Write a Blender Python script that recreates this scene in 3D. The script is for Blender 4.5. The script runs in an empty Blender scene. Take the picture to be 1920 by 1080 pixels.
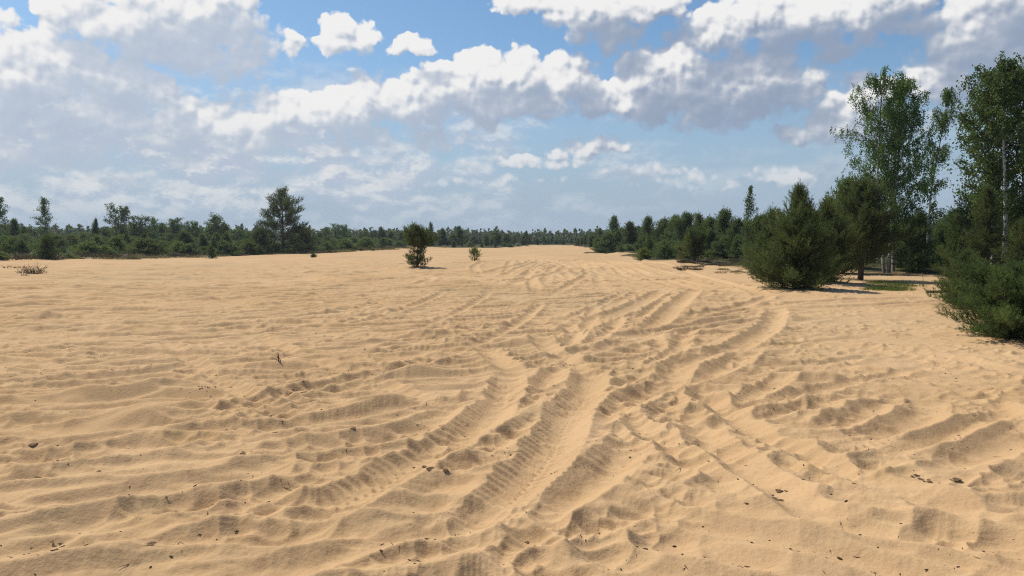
import bpy, bmesh, math, random
import numpy as np
R = math.radians
scene = bpy.context.scene
COL = scene.collection

# ------------------------------------------------------------------ camera
FPX, HZ, CAMH = 1387.0, 452.0, 1.65            # focal length and horizon row (1920 px wide frame), eye height
PITCH = math.atan((540 - HZ) / FPX)
cam_d = bpy.data.cameras.new("camera")
cam_d.sensor_width = 36.0
cam_d.lens = FPX / 1920 * 36.0
cam_d.clip_start, cam_d.clip_end = 0.05, 20000
cam = bpy.data.objects.new("camera", cam_d)
cam.location = (0, 0, CAMH)
cam.rotation_euler = (math.pi / 2 - PITCH, 0, 0)
COL.objects.link(cam)
scene.camera = cam

# ------------------------------------------------------------------ light and sky
SUN_AZ, SUN_EL = R(-48), R(55)                 # azimuth from +Y (clockwise positive), elevation
sun_dir = np.array([math.sin(SUN_AZ) * math.cos(SUN_EL), math.cos(SUN_AZ) * math.cos(SUN_EL), math.sin(SUN_EL)])
sd = bpy.data.lights.new("sun", 'SUN')
sd.energy, sd.angle, sd.color = 4.5, R(0.6), (1.0, 0.93, 0.82)
so = bpy.data.objects.new("sun", sd)
so.rotation_euler = (math.pi / 2 - SUN_EL, 0, -SUN_AZ + math.pi)
so.location = (-30, 30, 60)
COL.objects.link(so)
from mathutils import Vector
so.rotation_euler = Vector(-sun_dir).to_track_quat('-Z', 'Y').to_euler()

scene.view_settings.view_transform = 'Standard'
scene.view_settings.look = 'None'
scene.view_settings.exposure = 0.0
scene.view_settings.gamma = 1.0
scene.view_settings.use_curve_mapping = False
scene.render.engine = 'CYCLES'
scene.cycles.use_denoising = False
scene.cycles.filter_width = 1.15
scene.cycles.max_bounces = 10
scene.cycles.diffuse_bounces = 6
scene.cycles.sample_clamp_indirect = 3.0
scene.cycles.transparent_max_bounces = 4
scene.cycles.volume_bounces = 0

world = bpy.data.worlds.new("World")
scene.world = world
world.use_nodes = True
SKY_STR = 0.10


class NT:
    """tiny helper for wiring shader nodes"""
    def __init__(s, tree):
        s.t = tree

    def put(s, sock, v):
        if isinstance(v, bpy.types.NodeSocket):
            s.t.links.new(v, sock)
        elif v is not None:
            if hasattr(sock.default_value, '__len__') and not hasattr(v, '__len__'):
                v = (v,) * len(sock.default_value)
            if hasattr(sock.default_value, '__len__') and len(sock.default_value) == 4 and len(v) == 3:
                v = (*v, 1)
            sock.default_value = v

    def m(s, op, a, b=None, c=None, clamp=False):
        n = s.t.nodes.new('ShaderNodeMath'); n.operation = op; n.use_clamp = clamp
        for k, v in enumerate((a, b, c)):
            if v is not None: s.put(n.inputs[k], v)
        return n.outputs[0]

    def v(s, op, a, b=None, c=None):
        n = s.t.nodes.new('ShaderNodeVectorMath'); n.operation = op
        for k, v in enumerate((a, b, c)):
            if v is not None: s.put(n.inputs[k], v)
        return n.outputs['Value'] if op in ('DOT_PRODUCT', 'LENGTH', 'DISTANCE') else n.outputs[0]

    def comb(s, x, y, z):
        n = s.t.nodes.new('ShaderNodeCombineXYZ')
        for k, v in enumerate((x, y, z)): s.put(n.inputs[k], v)
        return n.outputs[0]

    def sep(s, v):
        n = s.t.nodes.new('ShaderNodeSeparateXYZ'); s.put(n.inputs[0], v)
        return n.outputs

    def noise(s, vec, scale, detail=4, rough=0.55, out='Fac', dim='3D', lac=2.0, dist=0.0):
        n = s.t.nodes.new('ShaderNodeTexNoise'); n.noise_dimensions = dim
        s.put(n.inputs['Vector'], vec)
        n.inputs['Scale'].default_value = scale; n.inputs['Detail'].default_value = detail
        n.inputs['Roughness'].default_value = rough; n.inputs['Lacunarity'].default_value = lac
        n.inputs['Distortion'].default_value = dist
        return n.outputs[0] if out == 'Fac' else n.outputs[1]

    def voro(s, vec, scale, feature='F1', dim='2D', out='Distance', smooth=0.3, detail=0):
        n = s.t.nodes.new('ShaderNodeTexVoronoi'); n.voronoi_dimensions = dim; n.feature = feature
        s.put(n.inputs['Vector'], vec); n.inputs['Scale'].default_value = scale
        if 'Smoothness' in n.inputs and feature == 'SMOOTH_F1': n.inputs['Smoothness'].default_value = smooth
        if detail: n.inputs['Detail'].default_value = detail
        return n.outputs[out]

    def ramp(s, x, a, b, lo=0.0, hi=1.0, smooth=True):
        n = s.t.nodes.new('ShaderNodeMapRange'); n.interpolation_type = 'SMOOTHSTEP' if smooth else 'LINEAR'
        s.put(n.inputs['Value'], x)
        for k, v in (('From Min', a), ('From Max', b), ('To Min', lo), ('To Max', hi)): s.put(n.inputs[k], v)
        return n.outputs[0]

    def mix(s, f, a, b, blend='MIX'):
        n = s.t.nodes.new('ShaderNodeMix'); n.data_type = 'RGBA'; n.blend_type = blend
        s.put(n.inputs[0], f); s.put(n.inputs[6], a); s.put(n.inputs[7], b)
        return n.outputs[2]


def sky_pt(px, py):
    """direction of a photo pixel as angles in milliradian-like units (azimuth, elevation)"""
    az = math.atan((px - 960) / FPX)
    el = math.atan((HZ - py) / FPX * math.cos(az))
    return az * FPX, el * FPX


# cumulus masses: photo column, row, half width, half height, weight, tilt
CLOUDS = [
    # broken grey mass, upper left
    (330, 55, 190, 85, 1.1), (440, 45, 70, 70, .8), (210, 60, 100, 60, .8), (400, 115, 110, 40, .8), (150, 20, 60, 35, .7), (400, 5, 90, 40, 1.),
    # bank at the left edge
    (120, 115, 110, 50, .9), (30, 150, 110, 60, .9), (200, 150, 120, 50, .9), (20, 60, 40, 40, .5), (120, 180, 160, 40, .9),
    (60, 230, 170, 55, .9), (220, 225, 110, 45, .9), (315, 180, 42, 36, .9), (330, 215, 80, 45, .9), (425, 212, 30, 32, .7), (385, 240, 90, 45, .9),
    # long bank across the middle
    (480, 250, 80, 50, .9), (540, 215, 70, 50, 1.), (600, 210, 70, 50, 1.), (690, 180, 52, 48, 1.), (655, 215, 90, 50, 1.),
    (760, 200, 80, 55, 1.), (830, 170, 75, 55, 1.), (905, 150, 62, 60, 1.), (970, 150, 55, 58, 1.), (900, 195, 110, 50, 1.),
    (1060, 155, 70, 58, 1.), (1000, 195, 100, 45, 1.), (1120, 195, 80, 45, .9),
    (1210, 160, 72, 75, 1.1), (1275, 140, 75, 70, 1.1), (1200, 200, 70, 45, 1.), (1330, 190, 140, 62, 1.1), (1400, 160, 120, 75, 1.1), (1480, 175, 70, 55, .8),
    # upper right masses
    (1340, 65, 85, 50, 1.), (1420, 50, 110, 60, 1.), (1530, 40, 120, 55, 1.1), (1640, 15, 110, 50, 1.), (1560, 95, 70, 35, .8), (1700, 50, 60, 28, .8),
    (1110, 30, 110, 45, 1.1), (1150, 75, 70, 38, .9), (1210, 15, 110, 38, 1.1), (975, 10, 62, 28, .8), (1080, 70, 50, 30, .6),
    (1850, 70, 120, 110, 1.1), (1770, 150, 80, 70, .9), (1900, 20, 80, 60, 1.),
    # single puffs
    (655, 56, 46, 28, .8), (695, 64, 34, 22, .65), (640, 90, 60, 24, .8), (668, 76, 40, 26, .6), (556, 92, 28, 20, .55), (590, 82, 22, 14, .4),
    (786, 94, 38, 24, .75), (755, 104, 32, 18, .6), (1468, 131, 12, 8, .45), (1290, 250, 22, 8, .4), (950, 222, 40, 10, .35),
    # cumulus behind the birch
    (1545, 222, 70, 44, 1.), (1610, 195, 60, 42, 1.), (1490, 250, 48, 26, .9), (1600, 245, 100, 28, .9),
    # low fair weather bits
    (1075, 282, 84, 22, .65), (1145, 270, 56, 20, .6), (985, 305, 100, 18, .6), (1060, 305, 110, 16, .5), (875, 312, 40, 20, .55), (700, 340, 84, 22, .5), (930, 345, 120, 14, .4),
    (1180, 327, 90, 20, .55), (1310, 327, 40, 15, .45), (1255, 345, 60, 13, .42), (1495, 328, 80, 24, .6), (1420, 340, 40, 9, .3), (1375, 352, 22, 8, .3), (840, 345, 50, 12, .3),
    (90, 290, 180, 36, .75), (350, 285, 130, 36, .7), (560, 275, 120, 30, .7), (700, 262, 120, 30, .7), (820, 262, 70, 28, .6), (230, 335, 220, 22, .5), (520, 330, 110, 16, .45), (60, 345, 120, 18, .4), (690, 305, 90, 14, .4),
]


def build_world():
    nt = world.node_tree
    nt.nodes.clear()
    g = bpy.data.node_groups.new("cloud_field", 'ShaderNodeTree')
    g.interface.new_socket("P", in_out='INPUT', socket_type='NodeSocketVector')
    g.interface.new_socket("D", in_out='OUTPUT', socket_type='NodeSocketFloat')
    g.interface.new_socket("F", in_out='OUTPUT', socket_type='NodeSocketFloat')
    gi = g.nodes.new('NodeGroupInput'); go = g.nodes.new('NodeGroupOutput')
    k = NT(g)
    P = gi.outputs[0]
    w1 = k.v('SUBTRACT', k.noise(P, 1 / 90, 2, .5, 'Color', '2D'), (.5, .5, .5))
    w2 = k.v('SUBTRACT', k.noise(P, 1 / 26, 2, .5, 'Color', '2D'), (.5, .5, .5))
    Pw = k.v('MULTIPLY_ADD', w1, (64, 44, 0), P)
    Pw = k.v('MULTIPLY_ADD', w2, (24, 20, 0), Pw)
    acc = None
    for (cx, cy, rx, ry, w) in CLOUDS:
        a, e = sky_pt(cx, cy)
        rx, ry = rx * 1.0, ry * 1.0
        q = k.v('MULTIPLY_ADD', Pw, (1 / rx, 1 / ry, 0), (-a / rx, -e / ry, 0))
        d = k.v('DOT_PRODUCT', q, q)
        b = k.m('MULTIPLY_ADD', d, -w, w)
        acc = b if acc is None else k.m('SMOOTH_MAX', acc, b, 0.22)
    acc = k.m('MAXIMUM', acc, -1.2)
    b1 = k.voro(k.v('MULTIPLY_ADD', w2, (12, 12, 0), P), 1 / 36, 'SMOOTH_F1', smooth=.25)
    b2 = k.voro(k.v('MULTIPLY_ADD', w2, (8, 8, 0), P), 1 / 15, 'F1')
    bil = k.m('MULTIPLY_ADD', b1, -.68, k.m('MULTIPLY_ADD', b2, -.30, .44))
    fb = k.noise(P, 1 / 60, 3, .55, 'Fac', '2D')
    S = k.m('MULTIPLY_ADD', k.m('SUBTRACT', fb, .5), .8, k.m('ADD', acc, bil))
    fine = k.noise(P, 1 / 14, 4, .65, 'Fac', '2D')
    D = k.m('MULTIPLY_ADD', k.m('SUBTRACT', fine, .5), .36, S)
    g.interface.new_socket("S", in_out='OUTPUT', socket_type='NodeSocketFloat')
    g.links.new(D, go.inputs[0]); g.links.new(acc, go.inputs[1]); g.links.new(S, go.inputs[2])

    k = NT(nt)
    out = nt.nodes.new('ShaderNodeOutputWorld')
    bg = nt.nodes.new('ShaderNodeBackground'); bg.inputs[1].default_value = SKY_STR
    nt.links.new(bg.outputs[0], out.inputs[0])
    sky = nt.nodes.new('ShaderNodeTexSky'); sky.sky_type = 'NISHITA'
    sky.sun_disc = False; sky.sun_elevation = SUN_EL; sky.sun_rotation = SUN_AZ
    sky.air_density = 1.0; sky.dust_density = 1.0; sky.ozone_density = 2.0; sky.altitude = 100
    tc = nt.nodes.new('ShaderNodeTexCoord')
    x, y, z = k.sep(tc.outputs['Generated'])
    az = k.m('MULTIPLY', k.m('ARCTAN2', x, y), FPX)
    el = k.m('MULTIPLY', k.m('ARCSINE', z), FPX)
    P = k.comb(az, el, 0)

    def field(p):
        n = nt.nodes.new('ShaderNodeGroup'); n.node_tree = g
        nt.links.new(p, n.inputs[0])
        return n.outputs
    f0 = field(P)
    f1 = field(k.v('ADD', P, (-6, 10, 0)))
    f2 = field(k.v('ADD', P, (-30, 52, 0)))
    D = f0[0]
    rel = k.m('SUBTRACT', f0[2], f1[2])                 # relief towards the sun
    rel = k.m('MULTIPLY_ADD', k.m('SUBTRACT', D, f0[2]), .5, rel)
    big = k.m('SUBTRACT', f0[1], f2[1])                 # broad self shading
    lit0 = k.m('MULTIPLY_ADD', big, .34, .60)
    lit0 = k.m('SUBTRACT', lit0, k.m('MULTIPLY', k.ramp(f2[1], .05, .95), .46))
    lit0 = k.m('SUBTRACT', lit0, k.m('MULTIPLY', k.ramp(az, 100, 900), .07))
    pt = k.noise(k.v('MULTIPLY', P, (1, 1.5, 1)), 1 / 85, 4, .6, 'Fac', '2D')
    lit0 = k.m('MULTIPLY_ADD', k.m('SUBTRACT', pt, .5), .75, lit0)
    gain = k.ramp(lit0, .1, .7, .30, 1.5)
    lit = k.m('MULTIPLY_ADD', rel, gain, lit0)
    edge = k.ramp(lit0, .25, .75, .72, .33)             # crisp sunlit heads, soft bases
    edge = k.m('ADD', edge, k.ramp(el, 230, 90, 0, .35))
    dens = k.ramp(D, .06, edge)
    c_hi = (8.8, 8.75, 8.7)
    c_lo = k.mix(k.ramp(az, -420, 350), (4.6, 5.35, 6.5), (2.9, 3.6, 4.85))
    cloud = k.mix(k.ramp(lit, -.10, 1.30), c_lo, c_hi)
    # clear sky, whitened towards the horizon by summer haze
    hazef = k.ramp(el, 360, 10, 0, .97)
    clear = k.mix(1.0, sky.outputs[0], (.82, 1.02, 1.12), 'MULTIPLY')
    clear = k.mix(hazef, clear, (3.75, 4.75, 5.95))
    cloud = k.mix(k.ramp(el, 260, 10, 0, .75), cloud, (4.3, 5.1, 6.0))
    alpha = k.m('MULTIPLY', dens, k.ramp(el, 0, 120, .12, 1.0))
    # thin veil drifting at low elevation
    vn = k.noise(k.v('MULTIPLY', P, (1, 2.0, 1)), 1 / 150, 6, .62, 'Fac', '2D')
    vl = k.ramp(az, 350, -500, 0, .14)
    veil = k.m('MULTIPLY', k.ramp(k.m('ADD', vn, vl), .42, .70), k.ramp(el, 345, 200, 0, .75))
    veil = k.m('MULTIPLY', veil, k.ramp(el, 5, 120, .15, 1))
    veil = k.m('MULTIPLY', veil, k.ramp(az, 500, -500, .3, 1.35), clamp=True)
    vn2 = k.noise(k.v('MULTIPLY', k.v('ADD', P, (-6, 12, 0)), (1, 2.0, 1)), 1 / 150, 5, .62, 'Fac', '2D')
    vr = k.ramp(k.m('SUBTRACT', vn, vn2), -.07, .10)
    col = k.mix(veil, clear, k.mix(vr, (4.7, 5.4, 6.6), (7.3, 7.5, 7.7)))
    col = k.mix(alpha, col, cloud)
    nt.links.new(col, bg.inputs[0])
    world.cycles.sampling_method = 'MANUAL'
    world.cycles.sample_map_resolution = 512


build_world()

#@@SPLIT
# ------------------------------------------------------------------ helpers
def mesh_of(name, verts, faces, mats=(), smooth=False):
    """faces: int array (n,3) or (n,4)"""
    verts = np.asarray(verts, np.float32); faces = np.asarray(faces, np.int32)
    me = bpy.data.meshes.new(name)
    nf, k = faces.shape
    me.vertices.add(len(verts)); me.vertices.foreach_set("co", verts.ravel())
    me.loops.add(nf * k); me.loops.foreach_set("vertex_index", faces.ravel())
    me.polygons.add(nf)
    me.polygons.foreach_set("loop_start", np.arange(0, nf * k, k, dtype=np.int32))
    me.polygons.foreach_set("use_smooth", np.full(nf, smooth, bool))
    me.update(calc_edges=True)
    for m in mats: me.materials.append(m)
    return me


def link(name, me, parent=None):
    o = bpy.data.objects.new(name, me)
    COL.objects.link(o)
    if parent is not None: o.parent = parent
    return o


def tag(o, label=None, cat=None, group=None, kind=None):
    if label: o['label'] = label
    if cat: o['category'] = cat
    if group: o['group'] = group
    if kind: o['kind'] = kind
    return o


def smst(x, a, b):
    t = np.clip((x - a) / (b - a), 0, 1)
    return t * t * (3 - 2 * t)


_rs = np.random.RandomState(7)
_perm = np.concatenate([_rs.permutation(512)] * 3)
_ga = _rs.rand(512) * 2 * math.pi
_gx, _gy = np.cos(_ga), np.sin(_ga)


def perlin(x, y, seed=0):
    x = x + seed * 37.13; y = y - seed * 17.77
    xi = np.floor(x).astype(np.int64); yi = np.floor(y).astype(np.int64)
    xf, yf = x - xi, y - yi
    xi &= 511; yi &= 511
    u = xf * xf * xf * (xf * (xf * 6 - 15) + 10); v = yf * yf * yf * (yf * (yf * 6 - 15) + 10)
    def g(i, j):
        h = _perm[_perm[(xi + i) & 511] + ((yi + j) & 511)] & 511
        return _gx[h] * (xf - i) + _gy[h] * (yf - j)
    a = g(0, 0) * (1 - u) + g(1, 0) * u
    b = g(0, 1) * (1 - u) + g(1, 1) * u
    return (a * (1 - v) + b * v) * 1.5


def fbm(x, y, o=4, seed=0, gain=.5):
    s, a = 0, 1.0
    for i in range(o):
        s = s + a * perlin(x, y, seed + i * 5); x = x * 2.03 + 3.1; y = y * 2.03 - 1.7; a *= gain
    return s


_wx, _wy = _rs.rand(512), _rs.rand(512)


def worley2(x, y, seed=0):
    """squared distance to the nearest scattered point: smooth bowls that meet in sharp crests"""
    x = x + seed * 13.7; y = y + seed * 29.3
    xi = np.floor(x).astype(np.int64); yi = np.floor(y).astype(np.int64)
    best = np.full(x.shape, 9.0)
    for i in (-1, 0, 1):
        for j in (-1, 0, 1):
            h = _perm[_perm[(xi + i) & 511] + ((yi + j) & 511)] & 511
            dx = xi + i + _wx[h] - x; dy = yi + j + _wy[h] - y
            np.minimum(best, dx * dx + dy * dy, out=best)
    return best


def G(px, py, h=CAMH):
    """photo pixel -> point of the flat ground"""
    u, v = (px - 960) / FPX, (py - 540) / FPX
    t = h / (math.sin(PITCH) + v * math.cos(PITCH))
    return (u * t, t * (math.cos(PITCH) - v * math.sin(PITCH)))


# ------------------------------------------------------------------ ground
XL = np.array([(-60, -44), (45, -43), (57, -40), (85, -38.5), (100, -30), (123, -21.5), (150, -8), (172, 2), (205, 9), (240, 12)], float)
XR = np.array([(-60, 14), (0, 12.5), (18, 13), (25, 15.5), (31, 20), (36, 20), (40, 13.2), (50, 13.2), (58, 12.2), (70, 12.6), (96, 12.2), (125, 14), (150, 17), (190, 15), (240, 13)], float)


LITTER = [(9.2, 24.0, 1.7), (11.4, 27.0, 1.9), (14, 30, 2.2), (18, 36, 3.2), (9.3, 13.0, 1.5), (10.6, 17, 1.3), (20, 27, 3), (-5.6, 44.5, 1.3), (12.4, 50, 2.), (11.8, 64, 1.5), (11.4, 93, 2.), (-37.5, 60, 2)]


def cover(x, y):
    """0 on open sand, 1 under the scrub and the trees"""
    n = fbm(x / 5, y / 7, 3, 3) * 2.6 * np.clip(y / 60, .35, 1.4)
    l = smst(np.interp(y, XL[:, 0], XL[:, 1]) - x + n, -.8, 1.2)
    r = smst(x - np.interp(y, XR[:, 0], XR[:, 1]) + n, -.8, 1.2)
    f = smst(y + n * 2, 205, 225)
    c = np.maximum(np.maximum(l, r), f)
    for (lx, ly, lr) in LITTER: c = np.maximum(c, .66 * np.exp(-((x - lx) ** 2 + ((y - ly) * .8) ** 2) / lr ** 2))
    return c


def base_z(x, y):
    r = np.hypot(x, y)
    z = fbm(x / 17, y / 17, 2, 11) * .16 * smst(r, 9, 26)
    z = z + fbm(x / 60, y / 60, 2, 21) * .5 * smst(r, 40, 120)
    z = z + .42 * smst(y + .25 * (x - 5), 112, 128) * smst(y, 90, 118) - .30 * np.exp(-((y - 104) / 10.) ** 2 - ((x - 2) / 16.) ** 2)
    c = cover(x, y)
    z = z + c * (.18 + .14 * fbm(x / 3.3, y / 3.3, 3, 31)) * smst(r, 12, 30)
    z = z + smst(-x, 36, 60) * .55 * smst(y, 40, 60) + .8 * smst(r, 320, 700) * (1 + fbm(x / 260, y / 260, 2, 41))
    return z - base0


base0 = 0.0
base0 = float(base_z(np.array([0.0]), np.array([0.0]))[0])

RX = np.concatenate([np.arange(-180, -42, 3.0), np.arange(-42, 42, .075), np.arange(42, 180, 3.0)])
th = np.radians(RX)
rr = [0.02, .4, .8, 1.2, 1.6, 2.0, 2.3]
while rr[-1] < 9000:
    r = rr[-1]
    rr.append(r + (max(.0105, .0037 * r) if r < 60 else .006 * r if r < 220 else .05 * r if r < 500 else .2 * r))
rr = np.array(rr)
TH, RRg = np.meshgrid(th, rr, indexing='ij')
GX, GY = np.sin(TH) * RRg, np.cos(TH) * RRg
NTH, NR = GX.shape
Z = base_z(GX, GY)
COV = cover(GX, GY)

# churned sand: bowls and sharp crests drawn out along the way the wheels went
nr = int(np.searchsorted(rr, 75))
x, y = GX[:, :nr], GY[:, :nr]
rad = RRg[:, :nr]
wx = x + .3 * fbm(x / 1.5, y / 1.5, 2, 51); wy = y + .3 * fbm(x / 1.5, y / 1.5, 2, 52)


def bowls(ang, lx, ly, seed):
    c, s = math.cos(R(ang)), math.sin(R(ang))
    return worley2((wx * c + wy * s) / lx, (-wx * s + wy * c) / ly, seed)


open_sand = 1 - COV[:, :nr]
edge = 4.6 + (y - 6.4) * .19
rough = smst(edge - x + .9 * fbm(x / 2, y / 2, 2, 61), -.6, 1.6) * open_sand
amp = np.interp(rad, [0, 6, 12, 20, 34, 75], [1, 1, 1.1, 1.1, .8, .45])
patch = np.clip(.62 + .7 * fbm(x / 2.4, y / 2.4, 3, 62), .12, 1.0)
mleft = smst(.6 - x - .05 * y + .8 * fbm(x / 3, y / 3, 2, 63), -.8, .8)
hl = bowls(20, 1.5, .38, 1); hr = bowls(-26, 1.7, .38, 2)
churn = (hl * mleft + hr * (1 - mleft)) * .25
churn += bowls(6, .9, .34, 3) * .12 * np.clip(.5 + fbm(x / 1.7, y / 1.7, 2, 64), 0, 1.2)
Zs = (churn - .06) * rough * amp * patch
pit = worley2(x / .27 + .4 * perlin(x / .4, y / .4, 65), y / .22 + .4 * perlin(x / .4, y / .4, 66), 4)
pm = np.clip(.28 + 1.1 * fbm(x / 1.9, y / 1.9, 2, 67), .06, 1.1)
Zs += (pit - .2) * .055 * pm * open_sand * np.interp(rad, [0, 15, 40, 75], [1, 1, .5, .2])

# wheel tracks: every pass ploughs a trough and throws up two sharp shoulders
rng = np.random.RandomState(5)


def smooth_line(P, step):
    P = np.asarray(P, float)
    Q = np.vstack([2 * P[0] - P[1], P, 2 * P[-1] - P[-2]])
    out = []
    for i in range(1, len(Q) - 2):
        p0, p1, p2, p3 = Q[i - 1:i + 3]
        n = max(2, int(np.linalg.norm(p2 - p1) / step))
        t = np.linspace(0, 1, n, endpoint=False)[:, None]
        out.append(.5 * (2 * p1 + (p2 - p0) * t + (2 * p0 - 5 * p1 + 4 * p2 - p3) * t ** 2 + (3 * p1 - p0 - 3 * p2 + p3) * t ** 3))
    return np.vstack(out + [P[-1:]])


def pass_over(P, w=.15, D=.05, B=.04, tread=0, keep=.15, fade=1.0, left=1.0, right=1.0, old=False):
    P = smooth_line(P, .3 if np.min(np.hypot(*np.asarray(P, float).T)) < 12 else 1.0)
    rP = np.hypot(P[:, 0], P[:, 1]); tP = np.arctan2(P[:, 0], P[:, 1])
    wmax = max(w, .0045 * rP.mean())
    mg = wmax * 3.2
    def win(ra, rb, ta, tb):
        i0 = np.searchsorted(th, ta - mg / max(ra, 1.2)); i1 = np.searchsorted(th, tb + mg / max(ra, 1.2))
        j0 = np.searchsorted(rr, ra - mg); j1 = min(nr, np.searchsorted(rr, rb + mg))
        return i0, i1, j0, j1
    i0, i1, j0, j1 = win(rP.min(), rP.max(), tP.min(), tP.max())
    if i1 - i0 < 2 or j1 - j0 < 2: return
    dist = np.full((i1 - i0, j1 - j0), 9.0, np.float32); sgn = np.zeros_like(dist); along = np.zeros_like(dist)
    s0 = 0.0
    for k in range(len(P) - 1):
        a, b = P[k], P[k + 1]; d = b - a; L = math.hypot(*d)
        if L < 1e-6: continue
        a0, a1, b0, b1 = win(min(rP[k:k + 2]), max(rP[k:k + 2]), min(tP[k:k + 2]), max(tP[k:k + 2]))
        if a1 > a0 and b1 > b0:
            X, Y = GX[a0:a1, b0:b1] - a[0], GY[a0:a1, b0:b1] - a[1]
            t = np.clip((X * d[0] + Y * d[1]) / L ** 2, 0, 1)
            ex, ey = X - t * d[0], Y - t * d[1]
            q = np.hypot(ex, ey)
            sl = np.s_[a0 - i0:a1 - i0, b0 - j0:b1 - j0]
            m = q < dist[sl]
            dist[sl] = np.where(m, q, dist[sl])
            sgn[sl] = np.where(m, np.sign(d[0] * Y - d[1] * X), sgn[sl])
            along[sl] = np.where(m, s0 + t * L, along[sl])
        s0 += L
    X, Y = GX[i0:i1, j0:j1], GY[i0:i1, j0:j1]
    wob = 1 + .13 * perlin(X / .5, Y / .5, 71)
    q = dist / (wmax * wob)
    endf = smst(along, 0, .22 * s0 + .4) * smst(s0 - along, 0, .22 * s0 + .4) if fade else 1.0
    lump = np.clip(.85 + .45 * fbm(X / 1.1, Y / 1.1, 2, 72), .35, 1.3)
    side = np.where(sgn > 0, left, right)
    tr = np.where(q < 1, -(1 - q * q), 0) * D
    bq = np.abs(q - 1.32)
    br = np.clip(1 - bq / np.where(q < 1.32, .5, 1.15), 0, 1) ** 1.25 * B * 1.35 * lump * side
    m = (1 - smst(q, .75, 1.5)) * (1 - keep) * endf
    sub = Zs[i0:i1, j0:j1]
    base = sub * (1 - m) + tr * endf
    new = base + .8 * br * endf * (1 - np.clip(base / .09, -.3, 1))
    if tread:
        lug = np.abs((along / .105 + sgn * .25 + .8 * np.abs(q)) % 1 - .5) * 2
        new = new + (lug - .5) * .03 * tread * (q < 1.0) * np.clip(.5 + 1.2 * perlin(X / .9, Y / .9, 73), 0, 1) * endf
    if old: new = sub + (new - sub) * (.06 + .94 * rough[i0:i1, j0:j1])
    Zs[i0:i1, j0:j1] = np.where(dist < 8, new, sub)


def arc(x0, y0, head, L, curv, n=7):
    pts = [(x0, y0)]; a = R(head)
    for _ in range(n):
        a += curv * L / n
        x0 += math.cos(a) * L / n; y0 += math.sin(a) * L / n
        pts.append((x0, y0))
    return pts


# old passes: fan out left, right and up the clearing
for k in range(130):
    yy = 3.2 + 26 * rng.rand() ** 1.5; xx = rng.uniform(-.75, .02) * (yy + 3)
    pass_over(arc(xx - 2, yy - 1, rng.normal(17, 8), rng.uniform(3, 9), rng.normal(0, .05)), rng.uniform(.09, .17), rng.uniform(.02, .05), rng.uniform(.035, .075), keep=.45, old=True, left=rng.uniform(.3, 1.3), right=rng.uniform(.3, 1.2))
for k in range(60):
    yy = 3.0 + 11 * rng.rand() ** 1.2; xx = rng.uniform(-.02, .52) * yy
    pass_over(arc(xx - 1, yy + .6, rng.normal(-24, 8), rng.uniform(3, 7), rng.normal(0, .06)), rng.uniform(.09, .16), rng.uniform(.02, .045), rng.uniform(.03, .065), keep=.45, old=True, left=rng.uniform(.3, 1.2), right=rng.uniform(.3, 1.2))
for k in range(46):
    x1 = rng.uniform(-2, 9.5); y1 = rng.uniform(18, 40)
    x2 = 4.5 + rng.normal(0, 3.0); y2 = rng.uniform(62, 74)
    xm = (x1 + x2) / 2 + rng.normal(0, 1.2)
    pass_over([(x1, y1), (xm, (y1 + y2) / 2), (x2, y2)], rng.uniform(.16, .26), rng.uniform(.03, .06), rng.uniform(.03, .055), keep=.4)
for k in range(16):
    cx, cy = rng.uniform(-9, 6), rng.uniform(14, 44)
    pass_over(arc(cx, cy, rng.uniform(-30, 60), rng.uniform(6, 16), rng.choice([-1, 1]) * rng.uniform(.04, .14), 10), rng.uniform(.16, .24), .045, .045, keep=.3)
for pts in ([(0, 548), (200, 546), (420, 543), (620, 541)], [(200, 552), (520, 549), (640, 545), (780, 549)], [(560, 518), (640, 530), (740, 528), (860, 531)],
            [(0, 585), (160, 578), (340, 580)], [(0, 622), (200, 607), (420, 611)]):
    pass_over([G(*p) for p in pts], .3, .05, .10, keep=.5)

for k in range(26):
    yy = rng.uniform(3.5, 24); xx = rng.uniform(-.62, .30) * yy
    hd = rng.normal(22, 9) if xx < -.2 * yy else rng.choice([rng.normal(30, 10), rng.normal(62, 14), rng.normal(140, 12)]); L_ = rng.uniform(5, 12); cv = rng.normal(0, .05)
    for off in (-.72, .72):
        pass_over(arc(xx - off * math.sin(R(hd)), yy + off * math.cos(R(hd)), hd, L_, cv), .13, .045, .045, tread=.8 if yy < 10 else 0, keep=.3, old=True, left=rng.uniform(.5, 1.2), right=rng.uniform(.5, 1.2))

# fresh passes that read clearly in the picture
TR = lambda pts, **k: pass_over([G(*p) for p in pts], **k)
TR([(0, 720), (120, 712), (240, 703), (330, 692), (420, 684)], w=.16, D=.05, B=.06)
TR([(360, 795), (470, 757), (560, 735), (640, 716), (760, 690), (850, 660)], w=.15, D=.05, B=.075)
TR([(250, 828), (380, 808), (470, 806), (600, 790), (720, 770), (830, 738)], w=.15, D=.05, B=.085)
TR([(360, 858), (480, 848), (590, 838), (700, 826), (800, 805), (880, 776)], w=.15, D=.05, B=.085)
TR([(0, 905), (110, 885), (230, 872), (340, 857)], w=.15, D=.05, B=.06)
TR([(300, 968), (420, 945), (530, 920), (640, 902), (700, 880)], w=.14, D=.045, B=.07)
TR([(0, 995), (150, 985), (300, 968)], w=.12, D=.03, B=.03)
for p in ([(870, 768), (760, 815), (700, 838)], [(1010, 745), (900, 790), (830, 800)], [(1040, 800), (930, 828), (840, 850)], [(980, 860), (900, 836), (850, 855)]):
    TR(p, w=.17, D=.04, B=.07, keep=.3)
TR([(1177, 915), (1290, 940), (1400, 962), (1500, 978), (1620, 1000)], w=.15, D=.04, B=.05)
TR([(1100, 930), (1210, 960), (1330, 990), (1460, 1015), (1600, 1050)], w=.15, D=.045, B=.055)
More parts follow.
